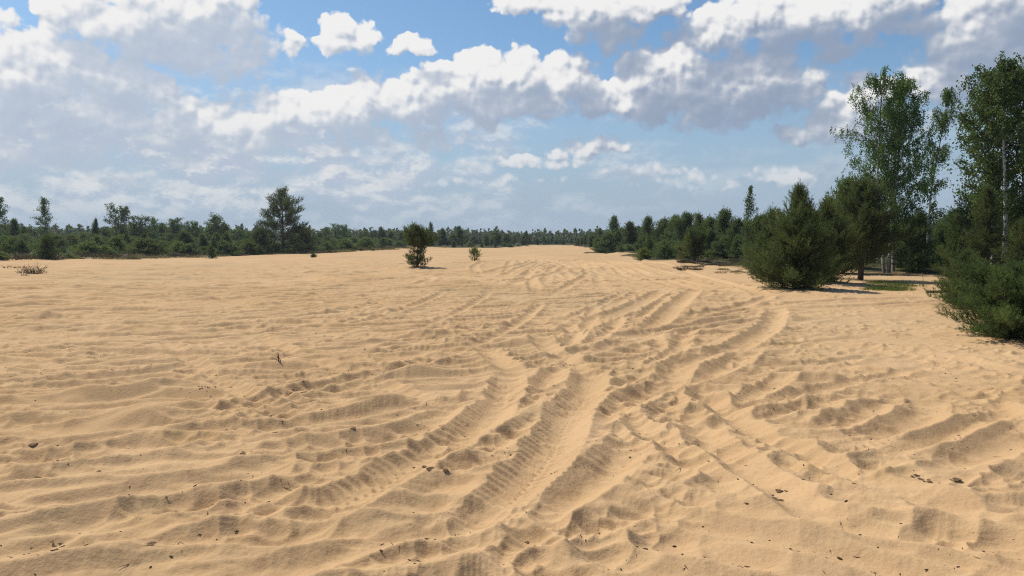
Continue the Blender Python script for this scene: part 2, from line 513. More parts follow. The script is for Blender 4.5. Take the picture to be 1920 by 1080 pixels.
TR([(1100, 985), (1230, 1010), (1360, 1038), (1500, 1068)], w=.15, D=.04, B=.055)
TR([(1440, 870), (1560, 905), (1700, 935), (1850, 965), (1990, 985)], w=.17, D=.045, B=.06)
TR([(1170, 865), (1290, 868), (1420, 880), (1480, 890)], w=.15, D=.04, B=.06)
TR([(1340, 690), (1440, 683), (1560, 688), (1700, 700)], w=.17, D=.06, B=.04, left=.4)
TR([(1300, 712), (1420, 698), (1540, 702), (1640, 712)], w=.17, D=.05, B=.03)
TR([(1490, 640), (1600, 650), (1760, 668), (1990, 720)], w=.2, D=.03, B=.025)
TR([(1450, 790), (1520, 802), (1580, 795), (1640, 770), (1700, 752)], w=.16, D=.05, B=.06)
TR([(1480, 828), (1600, 820), (1690, 802), (1740, 765), (1725, 745)], w=.16, D=.05, B=.06)
TR([(1560, 850), (1660, 838), (1750, 830), (1830, 805), (1882, 780), (1852, 752), (1792, 728)], w=.16, D=.045, B=.05)
TR([(1640, 880), (1741, 872), (1826, 856), (1920, 812), (1990, 780)], w=.17, D=.06, B=.06)
TR([(1279, 715), (1340, 755), (1399, 798), (1450, 825), (1506, 849), (1587, 886), (1715, 922), (1826, 965), (1960, 1015)], w=.14, D=.055, B=.03)
TR([(1262, 760), (1300, 800), (1360, 850), (1440, 905), (1510, 950), (1600, 990), (1700, 1037), (1800, 1078)], w=.15, D=.055, B=.035)
TR([(1150, 755), (1186, 787), (1225, 820), (1262, 843), (1300, 868), (1331, 890), (1380, 930)], w=.11, D=.05, B=.03)
TR([(900, 645), (925, 668), (960, 694), (975, 712)], w=.16, D=.05, B=.03)
TR([(1000, 630), (1040, 662), (1085, 692), (1108, 715)], w=.16, D=.05, B=.04)
TR([(960, 690), (945, 740), (923, 772), (886, 805), (840, 832), (797, 852), (719, 898), (634, 945), (560, 990), (470, 1040), (380, 1095)], w=.16, D=.065, B=.05, tread=1)
TR([(1455, 575), (1448, 605), (1405, 640), (1320, 672), (1240, 700), (1180, 722), (1110, 745)], w=.2, D=.06, B=.05)
TR([(1420, 640), (1385, 675), (1310, 708), (1220, 738), (1150, 765), (1098, 800), (1060, 850)], w=.18, D=.06, B=.05)
TR([(1330, 655), (1280, 680), (1255, 715), (1200, 745), (1140, 775)], w=.18, D=.06, B=.055)
TR([(1320, 590), (1250, 615), (1180, 640), (1090, 662), (1010, 680)], w=.22, D=.06, B=.06)
TR([(1310, 540), (1262, 580), (1215, 618), (1130, 650)], w=.22, D=.06, B=.06)
TR([(1255, 540), (1200, 570), (1140, 592), (1060, 610)], w=.24, D=.05, B=.06)
TR([(1420, 585), (1430, 560), (1390, 540), (1330, 520), (1250, 500), (1170, 487)], w=.24, D=.05, B=.05)
TR([(1440, 590), (1395, 596), (1330, 605), (1230, 620), (1110, 640)], w=.2, D=.06, B=.07)
TR([(1190, 800), (1180, 835), (1138, 884), (1078, 921), (1027, 952), (1000, 985), (990, 1030), (985, 1095)], w=.15, D=.065, B=.065, left=.7, right=1.2)
TR([(1090, 680), (1108, 705), (1100, 735), (1078, 762), (1055, 800), (1038, 836), (1000, 884), (953, 936), (900, 978), (849, 1035), (790, 1092)], w=.16, D=.07, B=.06, tread=1.2)

p2 = worley2(x / .17 + .5 * perlin(x / .3, y / .3, 91), y / .12 + .5 * perlin(x / .3, y / .3, 92), 6)
p3 = worley2(x / .42 + .5 * perlin(x / .7, y / .7, 93), y / .26 + .5 * perlin(x / .7, y / .7, 94), 7)
m2 = np.clip(.38 + 1.2 * fbm(x / 1.3, y / 1.3, 3, 95), .05, 1.1) * open_sand * np.interp(rad, [0, 10, 22, 40], [1, 1, .6, 0])
m3 = np.clip(.35 + 1.1 * fbm(x / 2.7, y / 2.7, 2, 96), .0, 1.1) * open_sand * np.interp(rad, [0, 20, 50, 75], [.8, 1, .8, .4])
Zs += (p2 - .2) * .055 * m2 + (p3 - .2) * .06 * m3
Zs = np.where(Zs > 0, .17 * np.tanh(Zs / .17), .12 * np.tanh(Zs / .12))
Zs *= 1.12
# loose sand cannot stand steeper than its angle of repose: cut every face back to it
drr = np.diff(rr[:nr]); dth = np.diff(th)
for j in range(1, nr): Zs[:, j] = np.minimum(Zs[:, j], Zs[:, j - 1] + .66 * drr[j - 1])
for j in range(nr - 2, -1, -1): Zs[:, j] = np.minimum(Zs[:, j], Zs[:, j + 1] + .46 * drr[j])
for i in range(1, NTH): Zs[i] = np.minimum(Zs[i], Zs[i - 1] + .62 * dth[i - 1] * rr[:nr])
for i in range(NTH - 2, -1, -1): Zs[i] = np.minimum(Zs[i], Zs[i + 1] + .62 * dth[i] * rr[:nr])
Zs += np.clip(p2 - .2, -.2, .5) * .030 * m2 * (1.0 + .6 * smst(6.5 - rad, 0, 2))
Zs += .006 * fbm(x / .12, y / .12, 3, 81) * np.interp(rad, [0, 10, 30, 75], [1, 1, .6, 0]) * np.clip(.6 + fbm(x / 2.1, y / 2.1, 2, 82), .1, 1.3)
Zs +=   .008 * fbm(x / .55, y / .55, 3, 83)
Zs *= smst(75 - rad, 0, 8)
Z[:, :nr] += Zs
GY[:, :nr] -= .10 * np.clip(Zs, -.04, .2)                 # crests lean: steep slip face towards us, long back
GX[:, :nr] += .04 * np.clip(Zs, -.04, .2)


def gz(px_, py_):
    """height of the built ground under a point"""
    t = math.atan2(px_, py_); r = math.hypot(px_, py_)
    i = min(max(int(np.searchsorted(th, t)), 1), NTH - 1); j = min(max(int(np.searchsorted(rr, r)), 1), NR - 1)
    a = (t - th[i - 1]) / (th[i] - th[i - 1]); b = (r - rr[j - 1]) / (rr[j] - rr[j - 1])
    return float((Z[i - 1, j - 1] * (1 - a) + Z[i, j - 1] * a) * (1 - b) + (Z[i - 1, j] * (1 - a) + Z[i, j] * a) * b)


def new_mat(name):
    m = bpy.data.materials.new(name); m.use_nodes = True
    m.node_tree.nodes.clear()
    return m, NT(m.node_tree)


def finish(m, k, color, rough=.8, spec=.2, bump=None, trans=0.0, tcol=None):
    nt = m.node_tree
    b = nt.nodes.new('ShaderNodeBsdfPrincipled')
    k.put(b.inputs['Base Color'], color); k.put(b.inputs['Roughness'], rough); k.put(b.inputs['Specular IOR Level'], spec)
    if bump is not None: nt.links.new(bump, b.inputs['Normal'])
    sh = b.outputs[0]
    if trans:
        t = nt.nodes.new('ShaderNodeBsdfTranslucent'); k.put(t.inputs[0], tcol if tcol is not None else color)
        mx = nt.nodes.new('ShaderNodeMixShader'); mx.inputs[0].default_value = trans
        nt.links.new(sh, mx.inputs[1]); nt.links.new(t.outputs[0], mx.inputs[2]); sh = mx.outputs[0]
    o = nt.nodes.new('ShaderNodeOutputMaterial'); nt.links.new(sh, o.inputs[0])
    return m


def bump(k, h, strength=.5, dist=.01):
    n = k.t.nodes.new('ShaderNodeBump'); n.inputs['Strength'].default_value = strength; n.inputs['Distance'].default_value = dist
    k.put(n.inputs['Height'], h)
    return n.outputs[0]


def attr(k, name):
    n = k.t.nodes.new('ShaderNodeAttribute'); n.attribute_name = name
    return n.outputs['Fac']


def obj_co(k):
    return k.t.nodes.new('ShaderNodeTexCoord').outputs['Object']


def obj_rand(k):
    return k.t.nodes.new('ShaderNodeObjectInfo').outputs['Random']


def mat_ground():
    m, k = new_mat("sand and forest floor")
    p = obj_co(k)
    n1 = k.noise(p, .22, 4, .55); n2 = k.noise(p, 2.3, 4, .6); n3 = k.noise(p, 38, 3, .6); gr = k.noise(p, 420, 2, .6)
    sand = k.mix(k.ramp(n1, .3, .7), (.490, .312, .160), (.560, .370, .203))
    sand = k.mix(k.ramp(n2, .35, .75, 0, .55), sand, (.55, .375, .195))
    sand = k.mix(k.ramp(n3, .45, .8, 0, .5), sand, (.40, .25, .11))
    sand = k.mix(k.m('MULTIPLY', k.ramp(gr, .52, .8), .45), sand, (.30, .20, .11))
    sand = k.mix(k.ramp(k.noise(p, .075, 3, .55), .48, .66, 0, .6), sand, (.445, .315, .175))
    sand = k.mix(k.ramp(k.noise(p, .6, 5, .65), .56, .72, 0, .5), sand, (.43, .27, .115))
    # crumbs of humus and bark mixed into the turned sand
    cr = k.voro(k.v('MULTIPLY_ADD', k.noise(p, 9, 2, .5, 'Color'), (.08, .08, .0), p), 22, 'F1', '3D')
    cm = k.m('MULTIPLY', k.ramp(cr, .16, .07), k.ramp(k.noise(p, 1.6, 4, .65), .56, .68))
    sand = k.mix(k.m('MULTIPLY', cm, .75), sand, (.10, .065, .038))
    f1 = k.noise(p, .35, 5, .6); f2 = k.noise(p, 3.5, 4, .65)
    floor_ = k.mix(k.ramp(f1, .35, .65), (.036, .046, .016), (.075, .060, .028))
    floor_ = k.mix(k.ramp(f2, .45, .75, 0, .8), floor_, (.105, .095, .04))
    floor_ = k.mix(k.ramp(k.noise(p, .11, 3, .5), .64, .72, 0, .6), floor_, (.34, .235, .12))
    c = k.m('ADD', attr(k, "cover"), k.m('MULTIPLY', k.m('SUBTRACT', f2, .5), .7))
    col = k.mix(k.ramp(c, .35, .75), sand, floor_)
    h = k.m('ADD', k.m('MULTIPLY', n3, .9), k.m('MULTIPLY', gr, .12))
    return finish(m, k, col, .95, .08, bump(k, h, .55, .012))


def build_ground():
    idx = np.arange(NTH * NR).reshape(NTH, NR)
    nx = np.roll(idx, -1, axis=0)
    F = np.stack([idx[:, :-1], idx[:, 1:], nx[:, 1:], nx[:, :-1]], -1).reshape(-1, 4)
    V = np.stack([GX, GY, Z], -1).reshape(-1, 3)
    me = mesh_of("ground", V, F, [mat_ground()], True)
    a = me.attributes.new("cover", 'FLOAT', 'POINT'); a.data.foreach_set("value", COV.ravel().astype(np.float32))
    tag(link("sandy_ground", me), kind='structure')


build_ground()
#@@SPLIT2
# ------------------------------------------------------------------ plants
def mat_leaf(name, dark, light, warm, trans=.3, scale=1.3):
    m, k = new_mat(name)
    p = obj_co(k)
    n = k.noise(p, scale, 3, .6); n2 = k.noise(p, scale * 9, 2, .6)
    c = k.mix(k.ramp(n, .35, .68), dark, light)
    c = k.mix(k.ramp(n2, .55, .8, 0, .75), c, warm)
    hs = k.t.nodes.new('ShaderNodeHueSaturation'); k.put(hs.inputs['Color'], c)
    k.put(hs.inputs['Hue'], k.m('MULTIPLY_ADD', obj_rand(k), .03, .485)); k.put(hs.inputs['Value'], k.m('MULTIPLY_ADD', obj_rand(k), .4, .8))
    return finish(m, k, hs.outputs[0], .62, .22, None, trans)


def mat_bark(name, a, b, scale, stretch=(1, 1, .25)):
    m, k = new_mat(name)
    p = k.v('MULTIPLY', obj_co(k), stretch)
    n = k.noise(p, scale, 4, .65)
    return finish(m, k, k.mix(k.ramp(n, .35, .65), a, b), .9, .15, bump(k, n, .8, .02))


def mat_birch_bark():
    m, k = new_mat("birch bark")
    p = obj_co(k)
    n = k.noise(k.v('MULTIPLY', p, (1, 1, 3.2)), 4.5, 4, .7)
    low = k.ramp(k.sep(p)[2], 1.0, .1)
    thin = k.ramp(attr(k, "girth"), .022, .045)
    c = k.mix(k.ramp(n, .52, .60), (.56, .54, .50), (.03, .027, .024))
    c = k.mix(k.m('MULTIPLY', low, .6), c, (.06, .05, .042))
    c = k.mix(thin, (.055, .036, .028), c)
    return finish(m, k, c, .75, .2)


M = dict(
    pine=mat_leaf("pine needles", (0.081, 0.118, 0.037), (0.134, 0.175, 0.046), (0.213, 0.224, 0.061), 0.47),
    pine_light=mat_leaf("young pine needles", (0.091, 0.141, 0.043), (0.155, 0.210, 0.062), (0.228, 0.237, 0.081), 0.47),
    pine_yellow=mat_leaf("yellowish pine needles", (.12, .16, .035), (.17, .20, .045), (.22, .22, .06), .4),
    far=mat_leaf("distant pine needles", (0.100, 0.144, 0.048), (0.154, 0.207, 0.061), (0.224, 0.250, 0.073), 0.43999999999999995, .8),
    far_light=mat_leaf("scrub needles", (0.122, 0.168, 0.043), (0.204, 0.239, 0.059), (0.250, 0.250, 0.077), 0.47, .8),
    birch=mat_leaf("birch leaves", (0.092, 0.150, 0.036), (0.142, 0.214, 0.047), (0.209, 0.250, 0.063), 0.5, 1.0),
    aspen=mat_leaf("aspen leaves", (0.076, 0.122, 0.032), (0.116, 0.176, 0.043), (0.178, 0.228, 0.058), 0.5, 1.0),
    broad=mat_leaf("broad leaves", (0.100, 0.154, 0.045), (0.158, 0.216, 0.058), (0.219, 0.250, 0.073), 0.5, .9),
    heather=mat_leaf("heather shoots", (.070, .058, .034), (.110, .090, .048), (.14, .10, .062), .15, 2.),
    grass=mat_leaf("dry grass", (.15, .14, .06), (.22, .19, .085), (.30, .24, .12), .3, 2.),
    green_grass=mat_leaf("green grass", (.10, .15, .03), (.16, .20, .045), (.24, .24, .07), .35, 2.),
    bark=mat_bark("pine bark", (.060, .042, .032), (.125, .085, .06), 14),
    twig=mat_bark("dead twig", (.070, .050, .038), (.14, .105, .08), 20),
    dark_wood=mat_bark("dark weathered wood", (.085, .052, .034), (.17, .11, .07), 12),
    humus=mat_bark("humus", (.095, .056, .030), (.26, .165, .085), 30, (1, 1, 1)),
    stake=mat_bark("reddish stake", (.28, .10, .06), (.36, .16, .09), 10),
    birch_bark=mat_birch_bark(),
)


class Wood:
    """tapered tubes gathered into one mesh"""
    def __init__(s):
        s.v, s.f, s.g, s.n = [], [], [], 0

    def tube(s, P, r, k=5):
        P = np.asarray(P, float); r = np.asarray(r, float)
        T = np.gradient(P, axis=0); T /= np.linalg.norm(T, axis=1)[:, None] + 1e-9
        up = np.where(np.abs(T[:, 2:3]) > .9, [[1, 0, 0]], [[0, 0, 1]])
        a = np.cross(T, up); a /= np.linalg.norm(a, axis=1)[:, None] + 1e-9
        b = np.cross(T, a)
        an = np.linspace(0, 2 * math.pi, k, endpoint=False)
        ring = P[:, None] + r[:, None, None] * (np.cos(an)[None, :, None] * a[:, None] + np.sin(an)[None, :, None] * b[:, None])
        n = len(P)
        i = np.arange(n * k).reshape(n, k) + s.n; j = np.roll(i, -1, axis=1)
        s.f.append(np.stack([i[:-1], j[:-1], j[1:], i[1:]], -1).reshape(-1, 4))
        s.v.append(ring.reshape(-1, 3)); s.g.append(np.repeat(r, k)); s.n += n * k

    def mesh(s, name, mat):
        me = mesh_of(name, np.vstack(s.v), np.vstack(s.f), [mat], True)
        a = me.attributes.new("girth", 'FLOAT', 'POINT'); a.data.foreach_set("value", np.concatenate(s.g).astype(np.float32))
        return me


def unit(v):
    return v / (np.linalg.norm(v, axis=-1, keepdims=True) + 1e-9)


def needles(S, N, nl, nw, rng, name, mat):
    """S: rows of position, direction, length -> bottle brush shoots of thin needles"""
    S = np.asarray(S, float)
    p, d, L = S[:, :3], unit(S[:, 3:6]), S[:, 6]
    n = len(S)
    u = rng.rand(n, N); u[:, -3:] = 1.0
    ang = rng.rand(n, N) * 2 * math.pi
    sp = np.radians(rng.uniform(28, 62, (n, N))); sp[:, -3:] *= .4
    e1 = unit(np.cross(d, rng.randn(n, 3))); e2 = np.cross(d, e1)
    nd = np.cos(sp)[..., None] * d[:, None] + np.sin(sp)[..., None] * (np.cos(ang)[..., None] * e1[:, None] + np.sin(ang)[..., None] * e2[:, None])
    b = p[:, None] + d[:, None] * (L[:, None] * u)[..., None]
    sd = unit(np.cross(nd, rng.randn(n, N, 3))) * (nw / 2)
    tip = b + nd * (nl * rng.uniform(.7, 1.15, (n, N)))[..., None]
    V = np.stack([b - sd, b + sd, tip], 2).reshape(-1, 3)
    return mesh_of(name, V, np.arange(len(V)).reshape(-1, 3), [mat])


def leaves(P, D, size, rng, name, mat, aspect=.62):
    """rhombic leaves hanging along D from points P"""
    P = np.asarray(P, float); D = unit(np.asarray(D, float) + rng.randn(len(P), 3) * .45)
    n = len(P)
    s = size * rng.uniform(.7, 1.2, (n, 1))
    w = unit(np.cross(D, rng.randn(n, 3))) * s * aspect / 2
    V = np.stack([P, P + D * s * .45 + w, P + D * s, P + D * s * .45 - w], 1).reshape(-1, 3)
    return mesh_of(name, V, np.arange(4 * n).reshape(-1, 4), [mat])


def bend(p, d, L, n, up, rng, jit=.06):
    """a branch path that curves towards 'up'"""
    pts = [np.array(p, float)]; d = unit(np.array(d, float))
    for i in range(n):
        d = unit(d + np.array([0, 0, up / n]) + rng.randn(3) * jit)
        pts.append(pts[-1] + d * L / n)
    return np.array(pts)


def make_pine(seed, H, prof, gap=.26, nb=5, el=(0, 62), bare=.2, step=.11, shoot=.16, N=12, nl=.09, nw=.011, mat='pine', r0=None,
              wob=.03, tw=.38, turn=.38, stems=1, low=0.0, jitter=.22, tri=.14):
    rng = np.random.RandomState(seed)
    pt, pr = zip(*prof)
    wood, S = Wood(), []
    r0 = r0 or .022 * H
    for st in range(stems):
        lean = rng.randn(3) * .02 if stems == 1 else np.array([math.cos(st * 6.28 / stems + .6), math.sin(st * 6.28 / stems + .6), 0]) * .30
        hs = H if st == 0 else H * rng.uniform(.8, .97)
        zz = np.linspace(0, 1, 12)
        path = np.stack([wob * H * np.sin(zz * 5 + seed) * zz + lean[0] * hs * zz ** .8, wob * H * np.cos(zz * 4 + seed * 2) * zz + lean[1] * hs * zz ** .8, zz * hs], 1)
        path[0, 2] -= .15
        wood.tube(path, r0 * (1 - zz) ** .8 + .006, 7)
        zs = max(pt[0] * hs, .04)
        while zs < hs * .985:
            t = zs / hs
            Rb = np.interp(t, pt, pr)
            base = np.array([np.interp(zs, path[:, 2], path[:, 0]), np.interp(zs, path[:, 2], path[:, 1]), zs])
            k = max(3, nb + rng.randint(-1, 2)); a0 = rng.rand() * 6.28
            for b in range(k):
                L = Rb * (1 + jitter * rng.randn())
                if L < .05: continue
                az = a0 + b * 6.283 / k + rng.randn() * .25
                e = R(el[0] + (el[1] - el[0]) * t + rng.randn() * 7)
                d = np.array([math.cos(az) * math.cos(e), math.sin(az) * math.cos(e), math.sin(e)])
                bp = bend(base + [0, 0, rng.randn() * gap * .25], d, L, 5, turn, rng)
                bp[:, 2] = np.maximum(bp[:, 2], .03)
                rb = max(.004, r0 * .22 * (L / max(pr)) ** .8)
                wood.tube(bp, np.linspace(rb, .003 + nw * .2, 6), 4)
                n = max(2, int(L * (1 - bare) / step))
                for q in np.linspace(bare, 1, n):
                    f = q * 5; i = min(int(f), 4)
                    pp = bp[i] + (bp[i + 1] - bp[i]) * (f - i); bd = unit(bp[i + 1] - bp[i])
                    side = unit(np.cross(bd, [0, 0, 1.0]))
                    upn = np.cross(side, bd)
                    for sg in (-1, 1, 0):
                        tl = (tw * (1.05 - q) + .5 * shoot) * L ** .5 * rng.uniform(.5, 1.25)
                        fa = rng.normal(0, .5) if sg else math.pi / 2
                        td = unit(bd * .75 + (side * (sg or 1) * math.cos(fa) + upn * math.sin(fa)) * rng.uniform(.4, 1.0) + np.array([0, 0, rng.uniform(.0, .5)]))
                        ns = max(1, int(tl / (shoot * .55)))
                        ee = pp + td * tl
                        if ns > 2: wood.tube([pp, (pp + ee) / 2, ee], [rb * .25 + .0015, .0025, .0015], 3)
                        for si in range(ns):
                            sp = pp + td * tl * ((si + rng.rand()) / ns)
                            S.append((*sp, *(td + np.array([0, 0, .45]) + rng.randn(3) * .35), shoot * rng.uniform(.7, 1.2)))
                    if q > .97:
                        S.append((*bp[-1], *(bd + np.array([0, 0, .6])), shoot * 1.5))
            zs += gap * rng.uniform(.8, 1.2) * (1.15 - .45 * t)
        S.append((*path[-1], 0, 0, 1, shoot * 2.2)); S.append((*path[-2], .1, 0, 1, shoot * 2.2))
    S = np.array([s for s in S if s[2] > .02])
    kz = (H - shoot * .9) / S[:, 2].max()
    kr = max(pr) / np.quantile(np.hypot(S[:, 0], S[:, 1]), .985)
    S[:, 2] *= kz; S[:, :2] *= kr
    for v_ in wood.v: v_ *= (kr, kr, kz)
    crown = needles(S, N, nl, nw, rng, "pine crown", M[mat])
    return crown, wood.mesh("pine trunk", M['bark'])


def make_leafy(seed, H, prof, stems=((0, 0, 0, 0),), nbr=34, el=(35, 60), droop=.0, sub=7, twl=.5, per=9, leaf=.05, mat='birch', bark='birch_bark',
               r0=None, start=.25, arch=-.2, clump=.0, sparse=1.0):
    """broadleaf: stems=(dx, dy, lean x, lean y) ; twigs hang when droop is high"""
    rng = np.random.RandomState(seed)
    pt, pr = zip(*prof)
    wood, P, D = Wood(), [], []
    r0 = r0 or .011 * H
    for (sx, sy, lx, ly) in stems:
        hs = H * rng.uniform(.92, 1.0)
        zz = np.linspace(0, 1, 14)
        path = np.stack([sx + lx * zz ** 1.2 + .014 * H * np.sin(zz * 6 + seed + sx * 9), sy + ly * zz ** 1.2 + .012 * H * np.cos(zz * 5 + seed), zz * hs], 1)
        path[0, 2] -= .2
        wood.tube(path, r0 * (1 - zz) ** .85 + .006, 8)
        for b in range(nbr):
            t = start + (1 - start) * ((b + rng.rand()) / nbr) ** .9
            t = min(t, .985)
            if clump and math.sin(t * 38 + seed) < clump - 1 + rng.rand() * .4: continue
            base = np.array([np.interp(t, zz, path[:, i]) for i in range(3)])
            L = np.interp(t, pt, pr) * rng.uniform(.65, 1.2)
            az = b * 2.4 + rng.randn() * .4
            e = R(el[0] + (el[1] - el[0]) * t + rng.randn() * 8)
            d = np.array([math.cos(az) * math.cos(e), math.sin(az) * math.cos(e), math.sin(e)])
            bp = bend(base, d, L * 1.15, 7, arch, rng, .09)
            rb = max(.006, r0 * .42 * (1 - t) ** .5)
            wood.tube(bp, np.linspace(rb, .004, 8), 5)
            for q in np.linspace(.22, 1, max(3, int(sub * L ** .5))):
                f = q * 7; i = min(int(f), 6)
                pp = bp[i] + (bp[i + 1] - bp[i]) * (f - i); bd = unit(bp[i + 1] - bp[i])
                for h in range(2):
                    sd = unit(bd * .5 + rng.randn(3) * .75 + np.array([0, 0, .15 - .3 * droop]))
                    sp = bend(pp, sd, L * .30 * rng.uniform(.5, 1.2) * (1.2 - .5 * q), 3, -.4 * droop, rng, .12)
                    wood.tube(sp, [.006, .005, .004, .003], 3)
                    for w in range(2):
                        s0 = sp[rng.randint(1, 4)]
                        tdir = unit(rng.randn(3) * .6 + np.array([0, 0, .2 - 2.2 * droop]))
                        tp = bend(s0, tdir, twl * rng.uniform(.5, 1.3), 4, -droop, rng, .1)
                        if rng.rand() < .6: wood.tube(tp, [.004, .0035, .003, .0025, .002], 3)
                        if rng.rand() > sparse: continue
                        for l in range(per):
                            a = rng.rand() * 4; i2 = min(int(a), 3)
                            P.append(tp[i2] + (tp[i2 + 1] - tp[i2]) * (a - i2) + rng.randn(3) * leaf * .5)
                            D.append(np.array([0, 0, -.6 - droop]) + rng.randn(3) * .6)
    P = np.array(P); kz = H / np.quantile(P[:, 2], .998)
    P[:, 2] *= kz
    for v_ in wood.v: v_[:, 2] *= kz
    return leaves(P, D, leaf, rng, mat + " crown", M[mat]), wood.mesh(mat + " trunk", M[bark])


def make_tuft(seed, n, h, spread, w, mat, splay=.5):
    """grass or heather: thin blades from a patch of ground"""
    rng = np.random.RandomState(seed)
    a = rng.rand(n) * 6.28; r = np.sqrt(rng.rand(n)) * spread
    b = np.stack([np.cos(a) * r, np.sin(a) * r, np.full(n, -.02)], 1)
    hh = h * rng.uniform(.5, 1.1, n) * (1 - .45 * (r / spread) ** 2)
    d = unit(np.stack([np.cos(a) * splay * r / spread, np.sin(a) * splay * r / spread, np.ones(n)], 1) + rng.randn(n, 3) * .22)
    sd = unit(np.cross(d, rng.randn(n, 3))) * w / 2
    mid = b + d * hh[:, None] * .6; tip = b + d * hh[:, None] + rng.randn(n, 3) * h * .12
    V = np.stack([b - sd, b + sd, mid + sd * .7, tip, mid - sd * .7], 1).reshape(-1, 3)
    i = np.arange(n)[:, None] * 5
    F = np.vstack([i + [0, 1, 2], i + [0, 2, 4], i + [4, 2, 3]])
    return mesh_of("tuft", V, F, [M[mat]])


YOUNG = [(.02, .36), (.12, .43), (.3, .40), (.55, .29), (.8, .16), (1, .03)]
def sc(prof, k): return [(t, r * k) for t, r in prof]


def at(px, d, dz=0.0):
    """ground point that lies d metres up the clearing in the photo column px"""
    x = (px - 960) / FPX * d
    return (x, d, gz(x, d) + dz)


def tall(py, d, z0):
    """height of a thing whose top reaches photo row py"""
    return CAMH + (HZ - py) / FPX * d - z0


def plant(name, parts, loc, scale, rot, label, cat, group=None, xy=1.0):
    e = bpy.data.objects.new(name, None); e.empty_display_size = .3
    COL.objects.link(e)
    e.location = loc; e.scale = (scale * xy, scale * xy, scale); e.rotation_euler = (0, 0, rot)
    tag(e, label, cat, group)
    for pn, me in parts: link(pn, me, e)
    return e


def replant(src, loc, scale, rot, label=None, xy=1.0, group=None):
    e = src.copy(); COL.objects.link(e)
    e.location = loc; e.scale = (scale * xy, scale * xy, scale); e.rotation_euler = (0, 0, rot)
    if label: e['label'] = label
    if group: e['group'] = group
    for ch in src.children:
        c = ch.copy(); COL.objects.link(c); c.parent = e
    return e


def crown_trunk(cm, tm):
    return (("crown", cm), ("trunk", tm))


def solo_pine(px, d, top, label, seed, prof=YOUNG, width=1.0, group=None, name='pine_tree', cat='pine tree', rot=0, H=None, **kw):
    p = at(px, d, -.03); h = H or tall(top, d, p[2])
    cm, tm = make_pine(seed, h, [(t, r * h * width) for t, r in prof], **kw)
    return plant(name, crown_trunk(cm, tm), p, 1, rot, label, cat, group)


# ---- near right wood edge
solo_pine(1935, 12.5, 474, "large dark pine bush at the right edge with low boughs sweeping over the sand", 3, [(.0, .62), (.15, .66), (.45, .52), (.75, .3), (1, .05)], 1.42,
          name='pine_bush', cat='pine bush', gap=.125, nb=8, el=(-4, 58), bare=.18, step=.06, shoot=.11, N=20, nl=.062, nw=.0075, turn=.4)
solo_pine(1815, 17.0, 468, "small pine with upright top right behind the large bush at the right edge", 8, YOUNG, 1.0, gap=.14, nb=7, step=.065, shoot=.12, N=18, nl=.07, nw=.009, mat='pine_light')
solo_pine(1490, 23.6, 344, "dense dark young pine with spiky top standing forward onto the sand right of the tracks", 11, [(.01, .38), (.12, .41), (.3, .37), (.5, .27), (.75, .14), (.92, .06), (1, .02)], 1.0,
          gap=.18, nb=7, bare=.12, step=.09, shoot=.17, N=18, nl=.09, nw=.011)
solo_pine(1545, 26.5, 378, "dark pine grown close behind the spiky topped dense pine", 12, YOUNG, .95, gap=.2, nb=7, step=.085, shoot=.18, N=17, nl=.095, nw=.012)
solo_pine(1443, 30.5, 390, "slender pine whose narrow tip shows left of the spiky topped dense pine", 14, YOUNG, .8, gap=.2, nb=6, step=.085, shoot=.18, N=16, nl=.1, nw=.013)
solo_pine(1614, 29.5, 330, "tall pine with bare dark lower trunk in front of the birches", 17, [(.12, .10), (.2, .30), (.3, .40), (.5, .38), (.72, .25), (.9, .12), (1, .03)], .95, gap=.27, nb=6, el=(0, 60), bare=.2,
          step=.085, shoot=.19, N=17, nl=.10, nw=.0125, r0=.115)
p = at(1672, 36.5)
h = tall(142, 36.5, p[2])
cm, tm = make_leafy(5, h, [(.2, 1.2), (.35, 2.0), (.55, 2.0), (.75, 1.5), (.9, .9), (1, .3)], ((0, 0, .25, .1), (-.35, .2, -.75, 0), (.3, .3, .55, .3)), 44, (26, 60), .75, 8, .46, 13, .088, 'birch', r0=.075, start=.16, clump=.2)
plant('birch_tree', crown_trunk(cm, tm), p, 1, .3, "tall birch with several white stems and hanging leafy twigs above the pines", 'birch tree')
p = at(1735, 38.5)
h = tall(168, 38.5, p[2])
cm, tm = make_leafy(9, h, [(.3, .6), (.45, .9), (.6, .6), (.75, 1.1), (.9, .8), (1, .25)], ((0, 0, .9, .2),), 44, (30, 60), .75, 9, .46, 12, .085, 'birch', r0=.06, start=.26, clump=.4, sparse=.9)
plant('birch_tree', crown_trunk(cm, tm), p, 1, 0, "thin gappy birch leaning right, between the tall birch and the big leafy tree", 'birch tree')
p = at(1912, 27.5)
h = tall(112, 27.5, p[2])
cm, tm = make_leafy(21, h, [(.2, .9), (.35, 1.5), (.6, 1.7), (.8, 1.3), (.92, .8), (1, .3)], ((0, 0, .3, 0), (-.6, .6, -.2, 0), (.9, .9, .5, .3)), 42, (24, 56), .2, 9, .34, 11, .105, 'aspen', r0=.085, start=.2, arch=.05, clump=.25)
plant('broadleaf_tree', crown_trunk(cm, tm), p, 1, 1.0, "big dark leafy tree cut by the right edge of the view", 'tree')

for px, d, top, sd_, wd, lb in ((1850, 25.8, 352, 81, .62, "tall dark pine in front of the big leafy tree's white stems"), (1918, 22.5, 412, 82, .9, "dark pine between the large right edge bush and the big leafy tree"),
                               (1790, 33.0, 400, 83, .7, "dark pine rising behind the small upright pine at right"), (1722, 36.0, 402, 84, .85, "dark young pine just right of the white birch stems"),
                               (1690, 39.5, 425, 85, 1.1, "low dark pine behind the white birch stems")):
    solo_pine(px, d, top, lb, sd_, YOUNG, wd, gap=.24, nb=6, step=.10, shoot=.19, N=15, nl=.10, nw=.013, bare=.12)

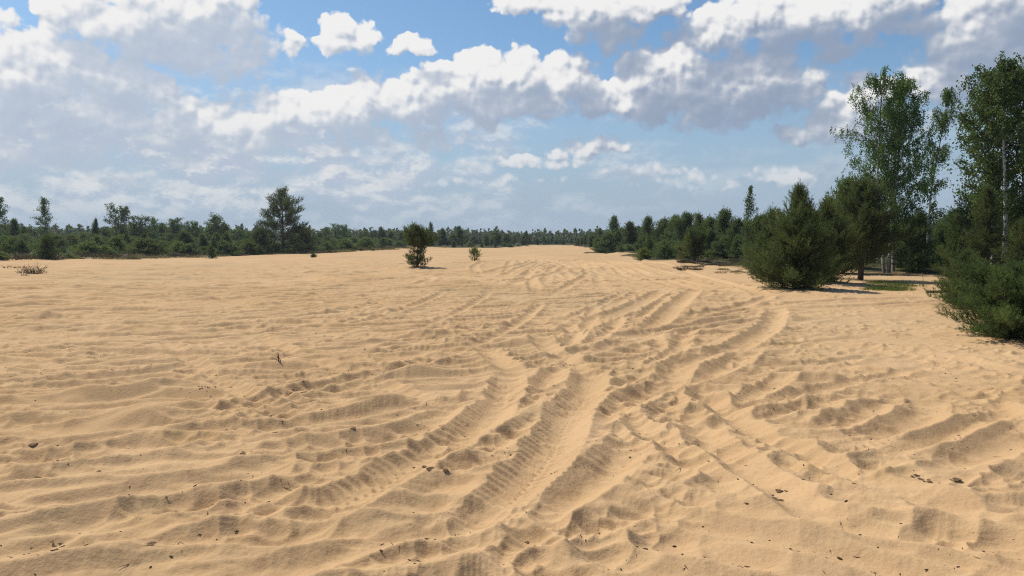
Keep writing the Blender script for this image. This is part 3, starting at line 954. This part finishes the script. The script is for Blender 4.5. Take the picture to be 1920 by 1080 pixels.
# ---- lone plants on the sand
e = solo_pine(783, 44.5, 418, "lone round crowned pine with bare twiggy stem in the middle of the sand", 31, [(.02, .27), (.10, .30), (.16, .13), (.38, .2), (.48, .40), (.62, .42), (.78, .28), (.9, .13), (1, .03)], .95, gap=.17, nb=6,
              el=(0, 40), bare=.38, step=.075, shoot=.17, N=18, nl=.10, nw=.014, r0=.06, rot=.4)
solo_pine(890, 57, 463, "tiny bright green pine sapling standing alone on the sand", 33, [(.12, .2), (.3, .42), (.6, .38), (.85, .2), (1, .05)], 1.0, name='pine_sapling', cat='sapling', gap=.17, nb=5, bare=.3, step=.09, shoot=.12, N=13, nl=.09, nw=.014, mat='pine_yellow', r0=.03)
solo_pine(1302, 50, 423, "bushy many stemmed pine with bare dark stems at the right sand edge", 35, [(.16, .2), (.35, .36), (.6, .36), (.82, .24), (1, .06)], .92, gap=.22, nb=6, bare=.25, step=.11, shoot=.16, N=12, nl=.09, nw=.013, r0=.06, stems=4)
solo_pine(1216, 64, 442, "small pale green pine at the right sand edge", 37, YOUNG, 1.0, gap=.2, nb=6, step=.10, shoot=.15, N=12, nl=.09, nw=.015, mat='pine_light')
solo_pine(1129, 93, 464, "low dark cushion shaped pine at the far right sand edge", 39, [(.0, .8), (.2, .9), (.6, .7), (1, .25)], 1.3, name='pine_bush', cat='pine bush', gap=.14, nb=8, bare=.1, step=.12, shoot=.16, N=12, nl=.11, nw=.02)
solo_pine(90, 60, 438, "broad dark pine bush at the left sand edge", 41, [(.0, .42), (.15, .48), (.5, .4), (.8, .22), (1, .06)], 1.05, name='pine_bush', cat='pine bush', gap=.19, nb=7, bare=.1, step=.1, shoot=.15, N=12, nl=.09, nw=.014)
solo_pine(285, 80, 450, "rounded green pine bush beside brown heather at the left sand edge", 43, [(.0, .5), (.2, .55), (.6, .4), (1, .1)], 1.0, name='pine_bush', cat='pine bush', gap=.2, nb=7, bare=.1, step=.12, shoot=.18, N=12, nl=.11, nw=.018)
solo_pine(397, 76, 460, "single knee high pine out on the sand left of the big pine", 45, YOUNG, 1.1, name='pine_bush', cat='pine bush', gap=.17, nb=6, bare=.1, step=.1, shoot=.15, N=12, nl=.1, nw=.016)
solo_pine(490, 97, 425, "dark rounded pine bush leaning against the left side of the big pine", 47, [(.0, .38), (.2, .45), (.6, .38), (1, .1)], 1.1, name='pine_bush', cat='pine bush', gap=.26, nb=7, bare=.1, step=.15, shoot=.22, N=12, nl=.13, nw=.02)
solo_pine(571, 104, 424, "dark pine bush against the right side of the big pine", 49, [(.0, .42), (.2, .48), (.6, .38), (1, .1)], 1.15, name='pine_bush', cat='pine bush', gap=.26, nb=7, bare=.1, step=.15, shoot=.22, N=12, nl=.13, nw=.02)
solo_pine(588, 78, 476, "ankle high dark pine seedling on the sand below the big pine", 51, YOUNG, 1.6, name='pine_sapling', cat='sapling', gap=.12, nb=6, bare=.05, step=.09, shoot=.14, N=12, nl=.1, nw=.017)
solo_pine(531, 101, 350, "big wide crowned old pine standing alone at the left edge of the sand", 53,
          [(.08, .12), (.16, .34), (.30, .38), (.45, .37), (.6, .33), (.77, .18), (.9, .09), (1, .03)], 1.0, gap=.60, nb=6, el=(-6, 30), bare=.38, step=.2, shoot=.40, N=18, nl=.20, nw=.034, r0=.2, tw=.6, turn=.25, jitter=.3, wob=.02)

# ---- distant kinds, built once each and copied
LIB = {}


def lib(key, name, cat, parts, H):
    e = plant(name, parts, (0, 0, -500), 1, 0, key, cat)
    LIB[key] = (e, H, [0])


FARP = dict(shoot=.36, N=12, nl=.21, nw=.042, step=.2, bare=.12, mat='far')
for i in range(5):
    lib('pine%d' % i, 'pine_tree', 'pine tree', crown_trunk(*make_pine(100 + i, 5.0, sc([(.05, .95), (.2, 1.25), (.45, 1.2), (.7, .9), (.88, .5), (1, .12)], 1.0 + .12 * (i - 2)), gap=.3, nb=6, jitter=.3, **FARP)), 5.0)
for i in range(3):
    lib('tallpine%d' % i, 'pine_tree', 'pine tree', crown_trunk(*make_pine(120 + i, 8.0, sc([(.3, .5), (.4, 1.3), (.6, 1.5), (.8, 1.1), (.95, .5), (1, .1)], .95 + .1 * i), gap=.6, nb=5, el=(0, 50), jitter=.35, **FARP)), 8.0)
for i in range(4):
    lib('bush%d' % i, 'pine_bush', 'pine bush', crown_trunk(*make_pine(140 + i, 1.4, sc([(.0, .55), (.2, .65), (.6, .45), (1, .1)], 1 + .1 * i), gap=.18, nb=6, bare=.1, step=.13, shoot=.16, N=10, nl=.11, nw=.022, mat='far_light' if i % 2 else 'far')), 1.4)
for i in range(4):
    lib('leafy%d' % i, 'broadleaf_tree', 'tree', crown_trunk(*make_leafy(160 + i, 6.0, [(.12, 1.0), (.3, 1.7), (.55, 1.8), (.8, 1.2), (1, .4)], ((0, 0, .2, 0), (.5, .2, .6, .1), (-.4, .3, -.5, 0)), 13, (30, 60), .1, 5, .45, 5, .20, 'broad', 'bark', r0=.07, start=.12)), 6.0)
for i in range(2):
    lib('birch%d' % i, 'birch_tree', 'birch tree', crown_trunk(*make_leafy(180 + i, 7.0, [(.2, .8), (.45, 1.3), (.7, .9), (1, .25)], ((0, 0, .2, 0),), 26, (38, 66), .4, 5, .45, 6, .15, 'broad', 'birch_bark', r0=.07, start=.2)), 7.0)
for i in range(3):
    lib('heather%d' % i, 'heather_clump', 'heather', (("shoots", make_tuft(200 + i, 420, .42, .62, .022, 'heather', .8)),), .42)
for i in range(3):
    lib('grass%d' % i, 'grass_tuft', 'grass', (("blades", make_tuft(210 + i, 260, .38, .5, .016, 'grass', .7)),), .38)


def put(key, px, d, top=None, label=None, group=None, H=None, rot=None, xy=1.0, dz=-.05):
    src, h0, used = LIB[key]
    p = at(px, d, dz)
    h = H or max(.35, tall(top, d, p[2]))
    rot = random.random() * 6.28 if rot is None else rot
    if not used[0]:
        used[0] = 1
        src.location = p; s = h / h0; src.scale = (s * xy, s * xy, s); src.rotation_euler = (0, 0, rot)
        src['label'] = label
        if group: src['group'] = group
        return src
    return replant(src, p, h / h0, rot, label, xy, group)


random.seed(4)
# trees that stand out along the left skyline
put('birch0', 2, 96, 370, "pointed feathery tree cut by the left edge of the view", xy=1.15)
put('birch1', 84, 104, 370, "pointed feathery tree with narrow top, second from the left edge", xy=1.25)
put('pine1', 30, 100, 411, "low dark pine between the two pointed trees at far left")
put('leafy0', 228, 118, 381, "highest bushy leaf tree left of the big pine", xy=.9)
put('leafy1', 263, 116, 404, "rounded leaf tree just right of the highest bushy one", xy=1.1)
put('pine0', 181, 112, 411, "dark spire of a pine left of the highest bushy leaf tree", xy=.8)
put('leafy2', 327, 120, 408, "round leaf tree halfway between the highest bushy one and the broad one", xy=1.15)
put('leafy3', 404, 122, 401, "broad pale leaf tree nearest the left of the big pine", xy=1.2)
put('leafy0', 292, 128, 406, "slim leaf tree squeezed behind two round leaf trees on the left", xy=.75, rot=2)
put('leafy1', 362, 130, 414, "low leaf tree beside the broad pale one on the left", xy=1.1, rot=1)
put('tallpine0', 454, 150, 419, "thin lone pine top rising left of the big pine", xy=.7)
put('leafy2', 640, 170, 419, "pale leafy tree group member right of the big pine, highest there", xy=1.5, rot=3)
put('leafy3', 612, 175, 425, "pale low leaf tree just right of the big pine", xy=1.3, rot=1)
put('pine2', 716, 165, 426, "dark pine peak on the skyline left of the lone pine", xy=1.1)
put('tallpine1', 808, 175, 416, "narrow dark pine showing right behind the lone pine's crown", xy=.7)
put('pine3', 830, 170, 428, "low dark pine right of the lone pine")
put('pine4', 860, 172, 424, "pointed dark pine above the sapling's left")
put('leafy0', 930, 185, 430, "pale leaf tree in the far line above the sapling", xy=1.6, rot=2)
put('pine0', 986, 190, 433, "peaked dark pine near the middle of the far line", xy=1.1, rot=2)
# right skyline
put('pine1', 1150, 112, 406, "tall broad pine at the left end of the right wood", xy=1.05, rot=1)
put('pine2', 1125, 120, 430, "low pine left of the tall broad pine at the wood's end", rot=2)
for i, (px, top, d, w, lb) in enumerate(
        [(1182, 417, 96, 1.1, "dark pine next right of the tall broad pine at the wood's end"), (1214, 407, 92, .8, "slim spired pine above the small pale green pine"),
         (1241, 411, 88, 1., "dark pine between the pale green pine and the many stemmed pine"), (1266, 404, 84, .9, "spired pine above the left of the many stemmed pine"),
         (1286, 399, 80, .9, "sharp spired pine straight above the many stemmed pine"), (1312, 402, 76, .9, "spired pine above the right of the many stemmed pine"),
         (1357, 394, 66, .9, "highest pine spire between the many stemmed pine and the small birch"), (1335, 408, 70, 1., "dull dark pine right of the many stemmed pine"),
         (1383, 410, 60, .9, "low pine beneath the left side of the small birch"), (1425, 404, 50, .9, "low pine beneath the right side of the small birch"),
         (1560, 372, 40, .9, "pine in shade behind the spiky topped dense pine"), (1580, 338, 36, .8, "pine with forked tip left of the tall birch"),
         (1725, 400, 44, 1.1, "shaded pine right of the white birch stems"), (1790, 392, 48, .9, "pine in the gap between the gappy birch and the big leafy tree"),
         (1845, 352, 34, .8, "dark pine below the left side of the big leafy tree"), (1905, 385, 30, .8, "pine below the big leafy tree at the right edge"), (1765, 420, 40, 1., "low pine below the gappy birch")]):
    put('pine%d' % (i % 5), px, d, top, lb, xy=w * 1.45)
put('birch0', 1405, 58, 348, "small narrow birch rising above the pines right of the many stemmed pine", xy=.75, rot=2)
p = at(1852, 31)
e = put('birch1', 1852, 33, 300, "birch with white stem showing below the big leafy tree", xy=.7, rot=1)

# ---- belts of trees and scrub
SKY = np.array([(-80, 405), (0, 414), (60, 416), (120, 426), (190, 422), (250, 412), (330, 414), (400, 410), (440, 418), (480, 430), (590, 434), (640, 424), (690, 432), (760, 432), (850, 430), (890, 436), (960, 438), (1010, 441),
                (1050, 444), (1085, 444), (1110, 436), (1130, 430), (1170, 420), (1230, 413), (1300, 406), (1370, 408), (1440, 398), (1540, 385), (1620, 380), (1700, 400), (1780, 402), (1850, 380), (2000, 360)], float)


def belt(n, x0, x1, d0, d1, keys, label, group, lo=2, hi=16, xy=(.85, 1.25), sky=True, H=None):
    for i in range(n):
        px = x0 + (x1 - x0) * (i + random.random()) / n
        d = random.uniform(d0, d1)
        x = (px - 960) / FPX * d
        for _ in range(12):
            if cover(np.array([x]), np.array([d]))[0] > .55: break
            d += 6; x = (px - 960) / FPX * d
        key = random.choice(keys)
        top = np.interp(px, SKY[:, 0], SKY[:, 1]) + random.uniform(lo, hi) if sky else None
        put(key, px, d, top, label, group, H=None if sky else random.uniform(*H), xy=random.uniform(*xy))


PN = ['pine%d' % i for i in range(5)]; TP = ['tallpine%d' % i for i in range(3)]; LF = ['leafy%d' % i for i in range(4)]; BU = ['bush%d' % i for i in range(4)]
belt(46, -60, 480, 125, 165, LF + PN, "green tree of the mixed row on the left skyline", "mixed row on the left skyline", 4, 20, (1.2, 1.8))
belt(26, -60, 480, 90, 125, PN + LF, "lower green tree in the scrub below the left skyline", "trees in the left scrub", 16, 36, (1.2, 1.8))
belt(60, 560, 1010, 165, 235, PN + PN + TP + LF[:1], "dark tree of the far line behind the lone pine and sapling", "far dark tree line in the middle", 0, 14, (1.2, 1.9))
belt(34, 560, 1000, 140, 175, PN + BU, "low tree in front of the far dark line", "low trees before the far line", 14, 24, (1.3, 2.0))
belt(34, 1000, 1130, 215, 300, PN + TP, "tree at the closed far end of the sand", "trees closing the far end", -1, 9, (1.3, 2.0))
belt(54, 1105, 1330, 80, 140, PN, "dark pine in the mass of the right hand wood's far part", "pines of the far right wood", 4, 30, (1.2, 1.9))
belt(24, 1330, 1480, 55, 85, PN, "dark pine in the wood behind the small birch", "pines behind the small birch", 6, 46, (1.1, 1.7))
belt(34, 1500, 2010, 46, 80, PN, "shaded pine deep in the wood behind the birches", "pines deep in the right wood", 4, 60, (1.1, 1.7))
belt(16, 1700, 2010, 36, 46, PN + BU, "shaded low pine under the leafy trees at right", "low pines at right", 40, 80)
belt(110, -60, 700, 58, 122, BU, "knee to waist high pine bush in the scrub left of the sand", "pine bushes in the left scrub", sky=False, H=(.7, 1.9), xy=(1.2, 2.0))
belt(22, 560, 760, 118, 160, BU, "low pine bush in front of the trees between big and lone pine", "pine bushes between big and lone pine", sky=False, H=(.8, 1.9), xy=(1.2, 2.0))
belt(26, 1150, 1480, 50, 110, BU, "low pine bush along the foot of the right wood", "pine bushes at the right wood's foot", sky=False, H=(.7, 1.7), xy=(1.2, 2.0))
belt(22, 1080, 1170, 130, 190, BU + PN[:2], "low pine at the right of the far sand tongue", "low pines by the far sand", sky=False, H=(1.2, 2.6))
belt(36, -40, 740, 58, 118, ['heather%d' % i for i in range(3)], "brown heather clump in the left scrub", "heather in the left scrub", sky=False, H=(.3, .65), xy=(1.2, 2.2))
belt(40, -40, 740, 56, 118, ['grass%d' % i for i in range(3)], "straw coloured grass tuft along the left sand edge", "grass tufts on the left", sky=False, H=(.3, .6), xy=(1.4, 2.4))
for i in range(150):                                   # the ragged fringe where scrub meets sand
    d = random.uniform(56, 128); x = float(np.interp(d, XL[:, 0], XL[:, 1])) + random.gauss(-.6, 1.3)
    key = random.choice(['grass0', 'grass1', 'grass2', 'heather0', 'heather1', 'bush1', 'bush3'])
    kind = dict(g=("olive grass tuft in the ragged fringe of the left sand edge", "grass fringe of the left sand edge"), h=("brown heather tuft in the ragged fringe of the left sand edge", "heather fringe of the left sand edge"),
                b=("tiny pine seedling in the ragged fringe of the left sand edge", "pine seedlings of the left sand edge"))[key[0]]
    put(key, 960 + x / d * FPX, d, None, kind[0], kind[1], H=random.uniform(.3, .75), xy=random.uniform(1.3, 2.6))
belt(26, 1300, 1800, 30, 50, ['grass%d' % i for i in range(3)], "straw coloured grass tuft under the right wood", "grass tufts on the right", sky=False, H=(.2, .4), xy=(.9, 1.6))


def far_wood():
    """the far-off wood that closes the horizon: one mass of crowns"""
    rng = np.random.RandomState(77)
    n = 5200
    a = np.radians(rng.uniform(-52, 52, n)); d = rng.uniform(300, 620, n)
    x, yv = np.sin(a) * d, np.cos(a) * d
    V, F = [], []
    h = rng.uniform(3.6, 6.2, n) * (.85 + .3 * rng.rand(n))
    zz = np.array([gz(p, q) for p, q in zip(x, yv)])
    kb = 36
    u = rng.rand(n, kb) ** .8; ang = rng.rand(n, kb) * 6.28
    wr = (1.3 * h / 6)[:, None] * (1.05 - u) * rng.uniform(.5, 1.1, (n, kb))
    P = np.stack([x[:, None] + np.cos(ang) * wr, yv[:, None] + np.sin(ang) * wr, zz[:, None] + h[:, None] * (.06 + .94 * u)], -1).reshape(-1, 3)
    D = np.stack([np.cos(ang) * .8, np.sin(ang) * .8, np.full(ang.shape, .5)], -1).reshape(-1, 3)
    me = leaves(P - D * .4, D, 1.25, rng, "far wood", M['far'], .8)
    tag(link("far_wood", me), "far-off dark wood closing the horizon", "wood", kind='stuff')


far_wood()


def haze():
    """summer air: one closed box of thin even mist round everything"""
    m = bpy.data.materials.new("summer haze"); m.use_nodes = True
    nt = m.node_tree; nt.nodes.clear()
    v = nt.nodes.new('ShaderNodeVolumePrincipled')
    v.inputs['Color'].default_value = (.78, .86, .95, 1); v.inputs['Density'].default_value = HAZE
    v.inputs['Anisotropy'].default_value = .25
    o = nt.nodes.new('ShaderNodeOutputMaterial'); nt.links.new(v.outputs[0], o.inputs['Volume'])
    a = 12000.0; z0 = float(Z.min()) - 1; z1 = 14.0
    V = [(x_, y_, z_) for z_ in (z0, z1) for y_ in (-a, a) for x_ in (-a, a)]
    F = [(0, 2, 3, 1), (4, 5, 7, 6), (0, 1, 5, 4), (2, 6, 7, 3), (0, 4, 6, 2), (1, 3, 7, 5)]
    tag(link("haze", mesh_of("haze", V, F, [m])), kind='stuff')


HAZE = .0003
haze()
# ------------------------------------------------------------------ small things on the sand
def clods(seed, n, spread, size, mat='humus', flat=.6):
    """a handful of irregular crumbs and chips half sunk in the sand"""
    rng = np.random.RandomState(seed)
    V, F, c = [], [], 0
    base = np.array([(1, 1, 1), (1, -1, -1), (-1, 1, -1), (-1, -1, 1), (1.3, 0, 0), (-1.3, 0, 0), (0, 1.3, 0), (0, -1.3, 0), (0, 0, 1.2), (0, 0, -1.2)], float)
    tri = []
    import itertools
    from mathutils import Vector as Vc
    for i in range(n):
        bm = bmesh.new()
        s = size * rng.uniform(.35, 1.0) * (1 if i else 1.3)
        for b in base * (1, 1, flat):
            bm.verts.new(b * s * rng.uniform(.55, 1.2, 3) * .5)
        bmesh.ops.convex_hull(bm, input=bm.verts)
        bmesh.ops.triangulate(bm, faces=bm.faces)
        bm.verts.ensure_lookup_table(); bm.verts.index_update()
        a = rng.rand() * 6.28; ca, sa = math.cos(a), math.sin(a)
        r = spread * abs(rng.normal(0, .5)); t = rng.rand() * 6.28
        off = np.array([r * math.cos(t) * 1.6, r * math.sin(t) * .7, s * .10])
        co = np.array([v.co for v in bm.verts]); co = np.stack([co[:, 0] * ca - co[:, 1] * sa, co[:, 0] * sa + co[:, 1] * ca, co[:, 2]], 1) + off
        V.append(co); F.append(np.array([[v.index for v in f.verts] for f in bm.faces]) + c); c += len(co)
        bm.free()
    return mesh_of("clods", np.vstack(V), np.vstack(F), [M[mat]])


def on_sand(px, py):
    """where the sight line of a photo pixel meets the built ground"""
    h = CAMH
    for _ in range(6):
        x_, y_ = G(px, py, h); h = CAMH - gz(x_, y_)
    x_, y_ = G(px, py, h)
    return (x_, y_, gz(x_, y_))


CLOD = [clods(300 + i, 1, 0.0, .075, 'humus', .45) for i in range(6)]
HEAP = [(9, .08, .75), (12, .15, .5), (1, 0, 1.0), (16, .17, .65)]
for i, (px, py, s, k_, lb) in enumerate([
        (560, 732, 1.3, 3, "largest spill of dark humus crumbs, in the hollow left of the middle ruts"), (648, 692, 1.0, 1, "dark crumbs on the crest just behind the largest spill"),
        (445, 805, 1.2, 0, "dark lump of broken humus on the upper of two left ridges"), (547, 804, .9, 2, "smaller dark lump right of the broken lump on the left ridge"),
        (458, 850, .9, 0, "dark crumb heap on the lower left ridge"), (492, 856, .6, 1, "scattered crumbs right of the heap on the lower left ridge"), (572, 838, .9, 2, "dark flat chip on the right of the lower left ridge"),
        (803, 897, 1.0, 0, "dark crumbled clod between the two treaded ruts"), (838, 805, .9, 1, "dark crumbs beside the bend of the left treaded rut"), (662, 828, .7, 2, "dark chip right above the lower left ridge"),
        (62, 828, 1.0, 2, "dark bark chip near the left edge of the view"), (186, 883, .8, 2, "dark chip on a low ridge at left"), (22, 884, 1.3, 1, "streak of dark crumbs cut by the left edge of the view"),
        (395, 741, .8, 1, "trail of dark crumbs left of the largest spill"), (1480, 912, 1.1, 3, "row of dark crumbled humus in the right foreground"), (1430, 908, .8, 1, "left end crumbs of the right foreground humus row"),
        (1715, 900, 1.0, 3, "dark humus crumbs on the far right crest"), (1610, 715, .9, 1, "dark scratches of humus on the flat sand at right"), (1670, 714, .9, 1, "dark crumbs right of the scratches on the flat sand"),
        (1760, 700, .8, 1, "small dark crumbs at right below the big pine bush"), (1415, 670, .9, 1, "dark crumbs on the rim of a sand ledge right of the ruts"), (90, 1008, .8, 1, "brown crumbs in the lower left corner"),
        (280, 1042, .8, 2, "brown chip at the bottom left of the view"), (930, 973, .35, 2, "reddish cone beside the right treaded rut"), (987, 1012, .4, 2, "reddish cone below the fork of the right ruts"),
        (1125, 1000, .35, 2, "dark cone right of the fork of ruts"), (1400, 935, .4, 2, "dark cone below the right foreground humus row"), (150, 607, 1.6, 0, "dark patch of humus on a far ridge at left"),
        (18, 590, 1.4, 0, "dark patch of humus at the left edge, on a far ridge"), (598, 600, 1.0, 2, "dark chip on a far ridge above the largest spill"), (775, 660, .9, 2, "dark chip on a ridge left of the upper ruts"),
        (1108, 676, .9, 1, "dark crumbs at the top of the right treaded rut"), (1040, 690, .9, 1, "dark crumbs left of the top of the right treaded rut"), (99, 530, 1.2, 2, "dark stone sized lump on the pale sand at far left")]):
    x_, y_, z_ = on_sand(px, py)
    if k_ == 2:
        o = link("bark_chip", CLOD[i % 6]); o.scale = (s * 1.1, s, s * .42)
    else:
        o = bpy.data.objects.new("crumb_heap", None); COL.objects.link(o); o.scale = (s, s, s * .9)
        n_, sp_, sz_ = HEAP[k_]; rg = np.random.RandomState(500 + i)
        for q in range(n_):
            c_ = link("clod", CLOD[rg.randint(6)], o); f_ = sz_ * rg.uniform(.35, 1.1); c_.scale = (f_, f_, f_)
            c_.location = (sp_ * rg.normal(0, .9), sp_ * rg.normal(0, .4), 0); c_.rotation_euler = (0, 0, rg.rand() * 6)
    o.location = (x_, y_, z_ - .004); o.rotation_euler = (0, 0, i * 1.3 if k_ == 2 else (i % 5 - 2) * .12)
    tag(o, lb, "crumb heap" if k_ != 2 else "bark chip", "dark crumb heaps on the sand" if k_ != 2 else "dark chips on the sand")


def litter():
    """needles, cones and twig bits sprinkled over the near sand"""
    rng = np.random.RandomState(91)
    w = Wood(); n = 0
    while n < 1200:
        d = 3.0 + 11 * rng.rand() ** 1.6; px = rng.uniform(-100, 2020)
        x_ = (px - 960) / FPX * d
        if perlin(np.array([x_ / 1.1]), np.array([d / 1.1]), 97)[0] < rng.uniform(-.5, .45): continue
        z_ = gz(x_, d); n += 1
        L = rng.choice([.012, .02, .03, .05, .09], p=[.38, .28, .2, .1, .04]) * rng.uniform(.7, 1.3)
        r = min(.007, L * .24) * rng.uniform(.5, 1.1) if L < .03 else rng.uniform(.0016, .003)
        a = rng.rand() * 6.28; dv = np.array([math.cos(a), math.sin(a), rng.uniform(-.1, .25)]) * L
        c = np.array([x_, d, z_ + r * .6])
        w.tube([c - dv / 2, c + rng.randn(3) * L * .06, c + dv / 2], [r * .5, r, r * .4], 5)
    tag(link("forest_litter", w.mesh("litter", M['dark_wood'])), "sprinkled twig bits and needles on the near sand", "litter", kind='stuff')


litter()


def branching(seed, L, r, mat, n=5, lift=.0):
    rng = np.random.RandomState(seed); w = Wood()
    main = bend((0, 0, r * .6), (1, 0, lift), L, 8, -.1, rng, .13); main[:, 2] = np.maximum(main[:, 2], r * .4)
    w.tube(main, np.linspace(r, r * .45, 9), 7)
    for i in range(n):
        b = main[rng.randint(2, 8)]
        bp = bend(b, rng.randn(3) * (1, 1, .5) + [.6, 0, .35], L * rng.uniform(.12, .35), 4, -.1, rng, .15); bp[:, 2] = np.maximum(bp[:, 2], .01)
        w.tube(bp, np.linspace(r * .4, r * .12, 5), 5)
    return w.mesh("branch", M[mat])


for px, py, L, r, rot, seed, lb in ((1738, 549, 1.25, .055, -.05, 61, "thick dark fallen branch at the left of the big pine bush on the right"), (1762, 559, .8, .045, .15, 62, "shorter dark fallen branch just in front of the thick one"),
                                    (1732, 538, .6, .012, 1.1, 63, "thin pale dead twig sticking up beside the fallen branches")):
    x_, y_, z_ = on_sand(px, py)
    o = link("fallen_branch" if seed != 63 else "dead_twig", branching(seed, L, r, 'dark_wood' if seed != 63 else 'twig', 4, 0 if seed != 63 else 1.6)); o.location = (x_, y_, z_ - .01); o.rotation_euler = (0, 0, rot)
    tag(o, lb, "branch" if seed != 63 else "twig")


def brush(seed, n, h, r):
    rng = np.random.RandomState(seed); w = Wood()
    for i in range(n):
        a = rng.rand() * 6.28; q = r * rng.rand() ** .6
        b = np.array([math.cos(a) * q, math.sin(a) * q * .6, -.03])
        p_ = bend(b, np.array([math.cos(a) * .7, math.sin(a) * .7, 1.0]) + rng.randn(3) * .3, h * rng.uniform(.4, 1.1), 4, 0, rng, .22)
        w.tube(p_, np.linspace(.012, .005, 5), 4)
        for j in range(4):
            s0 = p_[rng.randint(2, 5)]
            w.tube(bend(s0, rng.randn(3) + [0, 0, .6], h * .25, 2, 0, rng, .2), [.006, .005, .003], 3)
    return w.mesh("brush", M['twig'])


for px, py, h, r, n, seed, lb in ((66, 514, .55, .32, 46, 71, "largest clump of dead brown twigs on the sand at far left"), (47, 513, .38, .3, 24, 72, "loose dead twigs just left of the largest clump at far left"),
                                  (35, 503, .22, .4, 30, 73, "flat mat of dead twigs behind the clumps at far left"), (13, 503, .25, .2, 14, 74, "tiny dead twig clump nearest the left edge"), (43, 517, .16, .18, 12, 75, "tiny dead twig tuft in front of the clumps at far left")):
    x_, y_, z_ = on_sand(px, py)
    o = link("dead_twig_clump", brush(seed, n, h, r)); o.location = (x_, y_, z_)
    tag(o, lb, "dead twigs", "dead twig clumps at far left")

x_, y_, z_ = on_sand(522, 692)
w_ = Wood(); w_.tube([(0, 0, -.02), (.005, 0, .05), (-.004, 0, .11)], [.009, .008, .003], 5); w_.tube([(0, 0, .05), (.03, .01, .0)], [.006, .004], 4); w_.tube([(0, 0, .06), (-.03, .01, .0)], [.006, .004], 4)
o = link("dead_twig", w_.mesh("twig", M['dark_wood'])); o.location = (x_, y_, z_)
tag(o, "little forked dark twig standing upright on a ridge at left", "twig")

x_, y_, z_ = on_sand(1367, 497)
w_ = Wood(); w_.tube([(0, 0, -.1), (.01, 0, .2), (.0, 0, .46)], [.03, .028, .026], 6)
o = link("wooden_stake", w_.mesh("stake", M['stake'])); o.location = (x_, y_, z_)
tag(o, "short reddish stake standing in the sand between the many stemmed pine and the dense pine", "stake")

random.seed(9)
for i in range(26):
    px, py = random.uniform(1275, 1405), random.uniform(492, 506)
    if px < 1330: py = random.uniform(496, 503)
    x_, y_, z_ = on_sand(px, py)
    src = LIB[random.choice(['heather0', 'heather1', 'heather2'] if px < 1400 else ['grass0'])][0]
    o = replant(src, (x_, y_, z_ - .03), random.uniform(.35, .75), random.random() * 6, "low brown heather clump in the strip beside the many stemmed pine", random.uniform(1.2, 2.0), "heather strip beside the many stemmed pine")
for i in range(14):
    x_, y_, z_ = on_sand(random.uniform(1350, 1410), random.uniform(505, 514))
    replant(LIB['grass%d' % (i % 3)][0], (x_, y_, z_ - .03), random.uniform(.3, .6), random.random() * 6, "thin dry grass tuft in front of the heather strip", 1.3, "dry grass before the heather strip")
gt = [make_tuft(320 + i, 150, .22, .42, .014, 'green_grass', .7) for i in range(3)]
first = None
for i in range(46):
    x_, y_, z_ = on_sand(random.gauss(1660, 26), random.uniform(530, 545))
    if first is None:
        first = plant("grass_tuft", (("blades", gt[0]),), (x_, y_, z_ - .02), 1, 0, "bright yellow green grass tuft in front of the white birch stems", "grass", "bright grass before the birches")
    else:
        e = replant(first, (x_, y_, z_ - .02), random.uniform(.6, 1.1), random.random() * 6)

for k_, (e_, h_, used_) in LIB.items():
    if not used_[0]:
        for c_ in list(e_.children): bpy.data.objects.remove(c_)
        bpy.data.objects.remove(e_)
